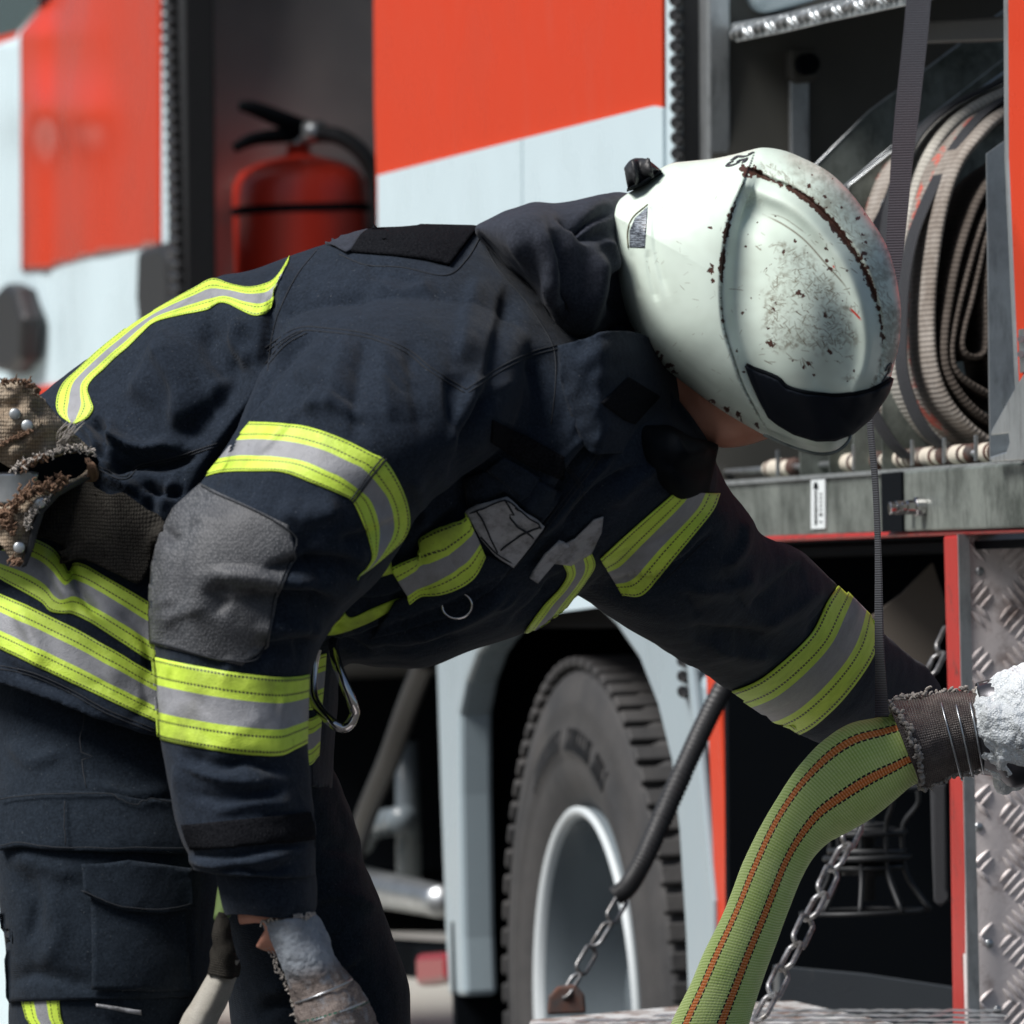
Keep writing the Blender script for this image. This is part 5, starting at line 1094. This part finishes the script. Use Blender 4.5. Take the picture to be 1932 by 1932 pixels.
bowl = (L1 < 0) & (R2 < 0)
h = np.zeros_like(hx)
h += np.where(L1 > 0, .0040*np.exp(-(L1/70)**2), -.0085*ss(0, -30, L1)*np.exp(-(np.clip(-L1-30, 0, 999)/60)**2))*1.0
h += np.where(R2 < 0, .0065*np.exp(-((R2+26)/17)**2)-.0055*np.exp(-((R2+72)/30)**2)*(L1 < -20), .003*ss(0, 10, R2))
h -= .003*np.exp(-(d2/4.5)**2); h -= .0010*np.exp(-(d1/3.)**2)
h += .006*np.exp(-(((hx-1520)/95)**2+((hy-590)/110)**2))*bowl
def lin(pts, amp, wd):
    d, s, t = seg_dist(hx, hy, cr(pts, 40)); return amp*np.exp(-(d/wd)**2)*np.clip(np.minimum(t, 1-t)*6+.1, 0, 1)
h += lin([(1245, 335), (1236, 400), (1240, 480), (1262, 560)], -.0016, 7)+lin([(1228, 340), (1222, 400)], .0014, 6)
h += lin([(1190, 470), (1196, 520), (1206, 560)], -.0016, 6)+lin([(1222, 470), (1228, 520), (1240, 570)], -.0016, 6)
h += lin([(1180, 372), (1172, 400), (1182, 412)], -.0015, 5)+lin([(1160, 420), (1170, 520), (1200, 600), (1260, 672), (1350, 745), (1450, 806), (1550, 838)], .0016, 8)
h += lin([(1244, 352), (1300, 345), (1370, 345), (1400, 335)], .0018, 7)
# helmet number facet / visor recess
vd, vs, vt = seg_dist(hx, hy, VIS+[VIS[0]])
dep2 = dep+h*env*1.45
Vh = [P(a, b, HY_-c) for a, b, c in zip(hx, hy, dep2)]
Vb = [P(a, b, HY_+c*1.6) for a, b, c in zip(hx, hy, dep)]
n0 = len(Vh); fs = []
idx = np.arange(n0).reshape(NR, NA)
for i in range(NR-1):
    a, b = idx[i], idx[i+1]
    fs += list(zip(a, b, np.roll(b, -1), np.roll(a, -1)))
fs.append(tuple(idx[0][::-1]))
# coarse far half
kb = list(range(0, NR, 6)); kb = kb if kb[-1] == NR-1 else kb+[NR-1]
bi = {}; Vb2 = []
for i in kb[:-1]:
    for j in range(NA):
        if j % 6 == 0: bi[(i, j)] = n0+len(Vb2); Vb2.append(Vb[i*NA+j])
last = kb[-2]
for u_ in range(len(kb)-2):
    i, i2 = kb[u_], kb[u_+1]
    for j in range(0, NA, 6): j2 = (j+6) % NA; fs.append((bi[(i, j)], bi[(i, j2)], bi[(i2, j2)], bi[(i2, j)]))
for j in range(0, NA, 6):
    j2 = (j+6) % NA; fs.append((bi[(last, j)], bi[(last, j2)])+tuple(idx[NR-1][(j+6-q) % NA] for q in range(0, 7)))
fs.append(tuple(bi[(0, j)] for j in range(0, NA, 6)))
# wear masks
nz_ = np.array([noise.noise(Vector((a/9., b/9., 0)))+.5*noise.noise(Vector((a/3.5, b/3.5, 5))) for a, b in zip(hx, hy)])
nl = np.array([noise.noise(Vector((a/45., b/45., 9)))+.5*noise.noise(Vector((a/18., b/18., 4))) for a, b in zip(hx, hy)])
chip = np.zeros(n0); dirt = np.zeros(n0); redm = np.zeros(n0)
def wseg(t, stops): return np.interp(t, [s[0] for s in stops], [s[1] for s in stops])
w1 = wseg(t1, [(0, 7), (.03, 7), (.05, 1), (.10, 0), (.17, 5), (.26, 6), (.30, 3), (.36, 7.5), (.42, 5), (.46, 0), (.50, 3), (.52, 0), (.58, 2), (.62, 0), (1, 0)])
w2 = wseg(t2, [(0, 7), (.03, 6), (.08, 2), (.16, 4.5), (.22, 7), (.40, 6.5), (.48, 4), (.52, 3), (.56, 5), (.62, 5), (.66, 3), (.72, 1), (.8, 3), (.82, 0), (1, 0)])
chip = np.maximum(chip, (d1+2 < w1*1.15+nz_*5.5)*1.0*(w1 > .5)); chip = np.maximum(chip, (d2 < w2*1.05+nz_*5)*1.0*(w2 > .5))
rs_ = random.Random(9)
spots = [(1478, 475, 4), (1560, 492, 4), (1507, 553, 6), (1515, 556, 5), (1462, 585, 6), (1461, 572, 4), (1450, 620, 4), (1454, 648, 7), (1447, 646, 6), (1556, 594, 5), (1563, 664, 5), (1566, 668, 4), (1524, 686, 5), (1516, 692, 5), (1610, 700, 4), (1568, 507, 6), (1390, 662, 4), (1404, 702, 4), (1556, 470, 4), (1342, 430, 4), (1500, 455, 4), (1400, 590, 3), (1340, 510, 7), (1343, 500, 5), (1345, 528, 5), (1508, 318, 4), (1556, 372, 5), (1527, 350, 5), (1544, 384, 4), (1572, 412, 4), (1620, 412, 4), (1626, 440, 5), (1632, 456, 4), (1628, 478, 7), (1632, 490, 6), (1636, 505, 6), (1651, 560, 5), (1652, 575, 4), (1240, 668, 8), (1246, 678, 7), (1262, 692, 8), (1272, 702, 8), (1345, 758, 7), (1372, 772, 8), (1395, 786, 8), (1428, 805, 6), (1404, 318, 8), (1416, 326, 7), (1408, 302, 4), (1610, 330, 3)]
for _ in range(40): spots.append((rs_.uniform(1380, 1690), rs_.uniform(320, 740), rs_.uniform(1.2, 2.4)))
def near_(x, y, r): return np.nonzero((np.abs(hx-x) < r) & (np.abs(hy-y) < r))[0]
for x, y, r in spots:
    k = near_(x, y, r*2.2)
    if len(k): chip[k] = np.maximum(chip[k], (np.hypot(hx[k]-x, hy[k]-y) < r*.72+nz_[k]*r*1.1)*1.0)
def scratch(x, y, a, L, wd, s, tgt):
    dx, dy = math.cos(a)*L/2, math.sin(a)*L/2; k = near_(x, y, L/2+4)
    if len(k):
        d, _, t = seg_dist(hx[k], hy[k], [(x-dx, y-dy), (x+dx, y+dy)]); tgt[k] = np.maximum(tgt[k], s*np.clip(1.4-d/wd, 0, 1)*np.clip(np.minimum(t, 1-t)*5, .15, 1))
def inpoly(px, py, poly):
    c = np.zeros(len(px), bool)
    for i in range(len(poly)):
        (ax, ay), (bx, by) = poly[i], poly[(i+1) % len(poly)]; m_ = ((ay > py) != (by > py)); xx = (bx-ax)*(py-ay)/((by-ay) if by != ay else 1e-9)+ax; c ^= m_ & (px < xx)
    return c
DP = [(1478, 468), (1500, 470), (1548, 505), (1590, 575), (1618, 640), (1600, 650), (1560, 655), (1500, 650), (1452, 660), (1446, 610), (1458, 540)]
dd, _, _ = seg_dist(hx, hy, DP+[DP[0]]); ind = inpoly(hx, hy, DP); sd = np.where(ind, dd, -dd)
edge_d = np.exp(-(np.clip(sd, -99, 99)/22)**2)
dirt = np.maximum(dirt, np.clip(ss(-26, 10, sd+nl*24)*(.16+.36*edge_d)*(.45+nz_*1.5+nl*.5), 0, .7))
dirt = np.maximum(dirt, np.clip((R2 > 2)*.42*(.55+nl+nz_*.9)*ss(0, .2, t2), 0, .6))
dirt = np.maximum(dirt, np.clip(.8*np.exp(-(d2/5.)**2)*(.4+nz_), 0, .8)); dirt = np.maximum(dirt, np.clip(.75*np.exp(-(d1/3.2)**2)*(.5+nz_)*(t1 > .2), 0, .8))
dirt = np.maximum(dirt, .35*np.exp(-(((hx-1422)/26)**2+((hy-378)/16)**2))*np.clip(.6+nz_*1.6, 0, 1))
dirt = np.maximum(dirt, .75*np.exp(-(((hx-1606)/15)**2+((hy-712)/7)**2))*np.clip(.4+nz_*2, 0, 1))
dirt = np.maximum(dirt, np.clip(.07+.12*nl, 0, .3)*(L1 < 0)); dirt = np.maximum(dirt, np.clip(.02+.09*nl, 0, .2))
for _ in range(820):
    x, y = rs_.uniform(1430, 1625), rs_.uniform(440, 690)
    kk = inpoly(np.array([x]), np.array([y]), DP)[0]
    if kk or rs_.random() < .2: scratch(x, y, rs_.choice((-.7, .5, -.2, 1.2, .9))+rs_.uniform(-.5, .5), rs_.uniform(4, 22), rs_.uniform(.5, 1.0), rs_.uniform(.45, 1.1), dirt)
for _ in range(260):
    t_ = rs_.random(); k = int(t_*59); x, y = c2[k]; nx = rs_.uniform(5, 34); scratch(x+nx*.75, y-nx*.6+4, rs_.uniform(.3, 1.6), rs_.uniform(5, 22), rs_.uniform(.5, 1.1), rs_.uniform(.35, .85), dirt)
for _ in range(70): scratch(rs_.uniform(1170, 1400), rs_.uniform(330, 760), rs_.uniform(0, 3.1), rs_.uniform(4, 16), .6, rs_.uniform(.25, .7), dirt)
def pscr(pts, wd, s, tgt):
    global hx
    d, _, t = seg_dist(hx, hy, cr(pts, 30)); tgt[:] = np.maximum(tgt, s*np.clip(1.5-d/wd, 0, 1)*np.clip(np.minimum(t, 1-t)*8, .3, 1))
pscr([(1439, 404), (1480, 425), (1520, 455), (1560, 500), (1592, 536), (1600, 552)], 1.5, .85, dirt); pscr([(1450, 403), (1480, 412), (1520, 440)], 1.0, .6, dirt); pscr([(1374, 545), (1390, 546), (1404, 548)], .8, .7, dirt)
pscr([(1604, 582), (1614, 592), (1624, 603)], 1.8, 1.2, redm); pscr([(1572, 501), (1574, 506)], 1.6, .9, redm)
edge = np.clip(.9*np.exp(-((1-rr_)/.006))*(.2+nz_), 0, .8)*(hy > 560)*(hx < 1600); dirt = np.maximum(dirt, edge)
# shallow step where paint is gone
hel = mesh_obj('helmet', Vh+Vb2, fs, None, per, True, fix=True)
ca_ = hel.data.color_attributes.new('wear', 'FLOAT_COLOR', 'POINT'); colr = np.zeros((n0+len(Vb2), 4)); colr[:n0, 0] = chip; colr[:n0, 1] = np.clip(dirt, 0, 1); colr[:n0, 2] = np.clip(redm, 0, 1); colr[:, 3] = 1
ca_.data.foreach_set('color', colr.ravel())
def _helm(k):
    a = k.n('ShaderNodeAttribute'); a.attribute_name = 'wear'; s = k.n('ShaderNodeSeparateColor'); k.put(s.inputs[0], a.outputs['Color']); o = k.obj()
    c = k.mix(k.ramp(k.noise(o, 12, 4), [(.35, 0.), (.7, 1.)]), (.69, .80, .72), (.63, .745, .655))
    c = k.mix(s.outputs[1], c, (.15, .12, .075)); cf_ = k.ramp(s.outputs[0], [(.45, 0.), (.55, 1.)])
    c = k.mix(cf_, c, k.mix(k.noise(o, 160, 3), (.12, .055, .04), (.035, .025, .022))); c = k.mix(s.outputs[2], c, (.65, .05, .03)); k.col(c)
    k.rgh(k.math('ADD', .30, k.math('MULTIPLY', s.outputs[1], .4)))
    k.nrm(k.bump(k.math('MULTIPLY', cf_, -1.0), .6, .0012, k.bump(k.noise(o, 120, 4), .08, .001)))
hel.data.materials.append(mat('scuffed_white_shell', rough=.4, spec=.22, build=_helm))
HB = bvh(hel)
patch('visor_cover', [(1405, 690), (1422, 697), (1450, 706), (1470, 715), (1484, 730), (1520, 741), (1570, 747), (1620, 742), (1650, 733), (1672, 722), (1680, 712), (1676, 735), (1662, 758), (1640, 786), (1605, 816), (1572, 828), (1540, 828), (1500, 816), (1470, 799), (1448, 785), (1432, 755), (1418, 722)], HB, .0035, .004, mat('dark_visor', (.006, .009, .015), .6, spec=.15), hel, 5)
mb = MB(); seam(mb, [(1407, 689), (1424, 695), (1450, 704), (1471, 714), (1485, 728), (1520, 739), (1570, 745), (1620, 740), (1650, 731), (1678, 714)], HB, .0022, .001); mb.obj('visor_rim', m_black, hel, True)
patch('window_sticker', [(1188, 436), (1198, 412), (1222, 390), (1222, 402), (1217, 468), (1188, 467)], HB, .0004, .0005, mat('grey_sticker', rough=.35, build=lambda k: k.col(k.mix(k.ramp(k.noise(k.vscale(k.uv(), 6, 34, 1), 1.5, 3, .7), [(.46, 0.), (.53, 1.)]), (.27, .31, .36), (.03, .035, .045)))), hel, 4)
mb = MB(); seam(mb, [(1186, 468), (1185, 436), (1195, 410), (1223, 386)], HB, .0010, .0004); mb.obj('sticker_edge', mat('grime', (.16, .15, .10), .9), hel, True)
# transparent face shield edge under the brim
mb = MB(); tube(mb, [P(x, y, HY_-z) for x, y, z in ((1440, 820, .05), (1490, 842, .05), (1540, 856, .05), (1575, 853, .05), (1598, 836, .045), (1606, 818, .03))], .0016, 8, smooth_n=30)
mb.obj('face_shield', m_dirty_steel, hel, True)
# knob at the rear
V, f, uv = rail([((1179, 322), (1186, 360), HY_-.02, .03), ((1178, 316), (1215, 352), HY_-.02, .036), ((1190, 302), (1232, 340), HY_-.02, .036), ((1208, 298), (1244, 328), HY_-.02, .03), ((1222, 302), (1247, 322), HY_-.02, .018)], 40, 40, 2.6)
kn = mesh_obj('side_knob', V, f, m_rubber, hel, True); crease(kn, [([(1205, 298), (1208, 325), (1213, 345)], -5, 4.5), ([(1196, 302), (1198, 330), (1202, 350)], 4, 4), ([(1218, 300), (1222, 320), (1228, 336)], 4, 4)])
V, f, uv = rail([((1183, 356), (1184, 361), HY_-.02, .035), ((1205, 344), (1210, 352), HY_-.02, .038), ((1246, 321), (1249, 329), HY_-.02, .03)], 24, 16); mesh_obj('knob_base', V, f, m_black, kn, True)
# stencilled numbers
m_sten = mat('stencil_black', (.03, .03, .036), .6)
def glyph(pts, k, ox, oy):
    patch('stencil_number', [(ox+k*a, oy+k*b_) for a, b_ in pts], HB, .0008, .0004, m_sten, hel, 2.2)
glyph([(540, 550), (640, 545), (720, 500), (790, 450), (900, 465), (1050, 430), (1180, 370), (1300, 290), (1230, 290), (1100, 350), (1150, 345), (1060, 400), (960, 405), (850, 395), (760, 405), (680, 440), (600, 510)], .061, 1344.3, 269.9)
glyph([(390, 730), (440, 660), (540, 590), (660, 565), (640, 600), (540, 640), (520, 680), (600, 675), (700, 650), (760, 600), (740, 580), (830, 530), (960, 500), (1110, 460), (1060, 560), (1000, 610), (890, 635), (930, 580), (920, 545), (870, 570), (820, 620), (740, 670), (620, 720), (500, 748), (420, 745)], .061, 1344.3, 269.9)
glyph([(750, 910), (830, 800), (880, 700), (980, 560), (1000, 450), (985, 445), (960, 520), (890, 550), (920, 480), (960, 390), (1040, 320), (1080, 320), (1080, 400), (1030, 560), (960, 640), (920, 720), (960, 690), (970, 720), (900, 820), (820, 870)], .07325, 1602.8, 660.4)

# ---- belt, tool pouch, carabiner
patch('belt', sm([(62, 1030), (92, 972), (140, 925), (170, 902), (215, 915), (262, 960), (302, 1012), (290, 1045), (262, 1112), (225, 1098), (170, 1070), (130, 1064), (100, 1034)], 50), JB, .020, .006, m_canvas_dark, per, 6, 0)
PY = 8.52
pouch = empty('tool_pouch', P(60, 1060, PY), 'worn tan canvas belt pouch with rivets and frayed brown edges on the firefighter\'s hip', 'pouch')
def pc(x, y): return .10*((x-40)/200.)**2
slab('back_panel', sm([(-90, 740), (0, 722), (70, 742), (126, 808), (182, 862), (180, 890), (120, 930), (75, 975), (50, 1060), (10, 1030), (-90, 1020)], 60), PY+.06, .03, m_black, pouch, 8, curl=pc)
slab('upper_flap', [(-90, 720), (0, 722), (32, 718), (61, 727), (72, 742), (127, 806), (160, 836), (182, 858), (160, 850), (130, 850), (98, 857), (60, 872), (24, 886), (0, 872), (-90, 880)], PY+.01, .006, m_canvas, pouch, 5, bulge=.012, nz=.012, curl=pc)
slab('lower_flap', [(-90, 955), (0, 955), (22, 953), (51, 930), (117, 912), (178, 888), (182, 898), (159, 908), (110, 932), (80, 962), (66, 1000), (59, 1030), (46, 1066), (24, 1060), (0, 1026), (-90, 980)], PY, .007, m_canvas, pouch, 5, bulge=.01, nz=.01, curl=pc)
slab('edge_binding', [(182, 898), (159, 910), (112, 936), (84, 966), (72, 1002), (64, 1034), (50, 1068), (40, 1072), (52, 1030), (60, 996), (74, 958), (106, 926), (156, 902)], PY-.006, .008, m_rubber, pouch, 4, curl=pc)
slab('edge_binding', [(24, 882), (60, 868), (98, 853), (130, 846), (160, 846), (183, 857), (182, 862), (160, 854), (130, 853), (98, 860), (60, 876), (26, 890)], PY+.004, .007, m_rubber, pouch, 4, curl=pc)
slab('strap_piece', [(-90, 800), (0, 790), (30, 780), (56, 770), (70, 785), (82, 800), (60, 812), (0, 840), (-90, 880)], PY-.006, .006, m_canvas, pouch, 5, bulge=.003, nz=.006, curl=pc)
def frr(pts, n, m, amp, r, seed, Y=PY-.01):
    mb = MB(); curls(mb, pts, lambda x, y: Y+pc(x, y), int(n*1.3), r*.55, amp*1.2, random.Random(seed)); mb.obj('frayed_edge', m, pouch, True)
frr([(24, 884), (60, 868), (98, 852), (130, 845), (158, 846), (178, 856)], 110, m_fray2, 5, .0010, 1); frr([(40, 882), (90, 862)], 40, m_fray, 5, .0012, 2)
frr([(0, 724), (30, 717), (60, 726), (72, 742)], 60, m_fray, 5, .0011, 3, PY); frr([(20, 958), (50, 932), (80, 920), (120, 905)], 110, m_fray, 9, .0017, 4); frr([(0, 960), (12, 985), (20, 1000)], 60, m_fray, 9, .0017, 5)
frr([(50, 1000), (58, 970), (90, 935)], 60, m_fray2, 5, .001, 6); frr([(24, 1056), (36, 1064)], 26, m_fray, 5, .0012, 7); frr([(0, 838), (60, 812)], 50, m_fray, 3, .001, 8, PY-.012)
mb = MB(); rt = random.Random(6)
for i in range(60):
    a = rt.uniform(-.5, .5); tube(mb, [P(164+rt.uniform(-4, 4), 868+rt.uniform(-4, 4), PY+.04), P(172+a*14, 878+rt.uniform(-3, 3), PY+.02), P(176+a*20, 895+rt.uniform(-5, 5), PY+.035), P(170+a*20, 906+rt.uniform(-3, 3), PY+.05)], .0007, 5, smooth_n=9)
mb.obj('thread_tuft', m_fray, pouch, True)
for x, y in ((28, 781), (51, 803), (75, 948), (36, 1033)):
    z = PY-.016+pc(x, y); mb = MB(); c = P(x, y, z+.004); tube(mb, [c+Vector((0, .006, 0)), c, c-Vector((0, .0008, 0)), c-Vector((0, .0012, 0))], [.0056, .0055, .0045, .0015], 18); mb.obj('rivet', m_alu, pouch, True)
mb = MB(); rt = random.Random(16)
for i in range(16):
    x0, y0 = 118+rt.uniform(-12, 14), 832+rt.uniform(-3, 8); tube(mb, [P(x0, y0, PY+.0), P(x0+rt.uniform(0, 14), y0-rt.uniform(10, 26), PY-.01), P(x0+rt.uniform(12, 38), y0-rt.uniform(26, 46), PY-.005)], .0004, 4, smooth_n=8)
mb.obj('loose_threads', m_fray2, pouch, True)
ax = slab('axe_head', [(-90, 890), (0, 890), (60, 889), (73, 892), (70, 908), (66, 926), (48, 930), (24, 954), (0, 950), (-90, 960)], PY+.025, .006, m_steel, None, 6, curl=pc); top(ax, 'scratched steel axe blade tucked into the tan canvas pouch', 'axe')
kar = MB(); KY = 8.66
tube(kar, [P(x, y, KY+z) for x, y, z in ((632, 1190, .03), (630, 1225, .01), (637, 1256, 0), (650, 1290, -.005), (664, 1325, -.005), (669, 1345, 0), (660, 1366, 0), (645, 1373, 0), (625, 1362, 0), (604, 1340, .01), (590, 1310, .02), (592, 1250, .03), (606, 1200, .03))], .0050, 14, smooth_n=90)
ko = kar.obj('carabiner', m_chrome, None, True); top(ko, 'shiny steel hook ring hanging below the jacket beside the near cuff', 'carabiner')

# ---- pale hose and wet canvas coupling held in the near hand
h2 = empty('hand_hose', P(360, 2600, 8.6), 'off-white ribbed hose hanging between the trouser pocket and the glove cuff at the bottom edge', 'fire hose')
V, f, uv = rail([((406, 1800), (452, 1812), 8.56, .03), ((396, 1830), (448, 1838), 8.57, .03), ((385, 1850), (442, 1858), 8.57, .032), ((362, 1890), (428, 1896), 8.57, .033), ((338, 1932), (408, 1938), 8.57, .034), ((300, 2050), (372, 2056), 8.57, .034), ((280, 2300), (350, 2305), 8.57, .034), ((300, 2800), (372, 2806), 8.57, .034), ((330, 3060), (402, 3062), 8.57, .034)], 40, 120)
mesh_obj('hose_body', V, f, m_hose_white, h2, True, [(a*22, b*5) for a, b in uv])
V, f, uv = rail([((412, 1722), (424, 1726), 8.55, .008), ((404, 1760), (440, 1768), 8.55, .022), ((398, 1800), (452, 1812), 8.56, .034), ((392, 1836), (450, 1842), 8.565, .035)], 32, 40)
cc = mesh_obj('dark_cuff', V, f, m_canvas_dark, h2, True, [(a*20, b*6) for a, b in uv]); rough_(cc, (.004,), (60,))
RC = [((494, 1738), (592, 1726), 8.455, .042), ((508, 1780), (612, 1762), 8.455, .044), ((530, 1826), (632, 1800), 8.45, .042), ((550, 1872), (655, 1838), 8.45, .040), ((562, 1915), (684, 1880), 8.45, .046), ((578, 1960), (706, 1930), 8.45, .05), ((600, 2010), (728, 1985), 8.45, .05)]
V, f, uv = rail(RC, 130, 200)
def _glv(k):
    uv = k.uv(); u = k.sep(uv)[0]; o = k.obj()
    v = k.n('ShaderNodeTexVoronoi'); k.put(v.inputs['Vector'], k.vscale(uv, 480, 90, 1)); v.inputs['Scale'].default_value = 1; v.inputs['Randomness'].default_value = .3
    c = k.mix(k.ramp(v.outputs['Distance'], [(.3, 0.), (.8, 1.)]), (.20, .17, .155), (.06, .048, .045)); a = k.noise(o, 26, 6, .75)
    top_ = k.ramp(u, [(.045, 1.), (.062, 0.)])
    c = k.mix(k.math('MAXIMUM', k.ramp(a, [(.50, 0.), (.60, .8)]), k.math('MULTIPLY', top_, .9)), c, k.mix(k.noise(o, 70, 5, .7), (.12, .13, .15), (.40, .46, .52)))
    g = k.math('MULTIPLY', k.math('COMPARE', u, .098, .0008), k.math('GREATER_THAN', k.math('FRACT', k.math('MULTIPLY', k.sep(uv)[1], 44.)), .35))
    k.col(k.mix(g, c, (.01, .09, .06))); k.nrm(k.bump(v.outputs['Distance'], .5, -.0008, k.bump(k.noise(o, 300, 4, .7), .7, .002))); k.rgh(.85)
wc = mesh_obj('glove_cuff', V, f, mat('split_leather', rough=.85, spec=.15, build=_glv), per, True, uv); rough_(wc, (.005, .0022, .0009), (24, 70, 240))
for (a, b), rr2 in ((((556, 1892), (664, 1848)), .043), (((570, 1930), (690, 1888)), .0485), (((584, 1968), (702, 1934)), .05)):
    c_ = (P(*a, 8.45)+P(*b, 8.45))/2; e_ = (P(*a, 8.45)-P(*b, 8.45))/2
    mb = MB(); tube(mb, [c_+e_*math.cos(q)*1.0+Vector((0, -rr2*math.sin(q), 0)) for q in np.linspace(0, 2*math.pi, 40)], .0010, 6); mb.obj('elastic_thread', m_wire, wc, True)
mb = MB(); curls(mb, [(494, 1740), (540, 1734), (592, 1726)], 8.42, 50, .0007, 5); curls(mb, [(500, 1760), (522, 1820), (548, 1880), (566, 1940)], 8.45, 60, .0006, 5); mb.obj('frayed_edge', m_fray2, wc, True)
mb = MB(); tube(mb, [P(414, 1735, 8.56), P(430, 1690, 8.58), P(450, 1560, 8.60), P(470, 1420, 8.62)], [.006, .011, .012, .012], 10, smooth_n=30); mb.obj('green_sling', mat('dull_green_webbing', (.07, .11, .03), .85), h2, True)
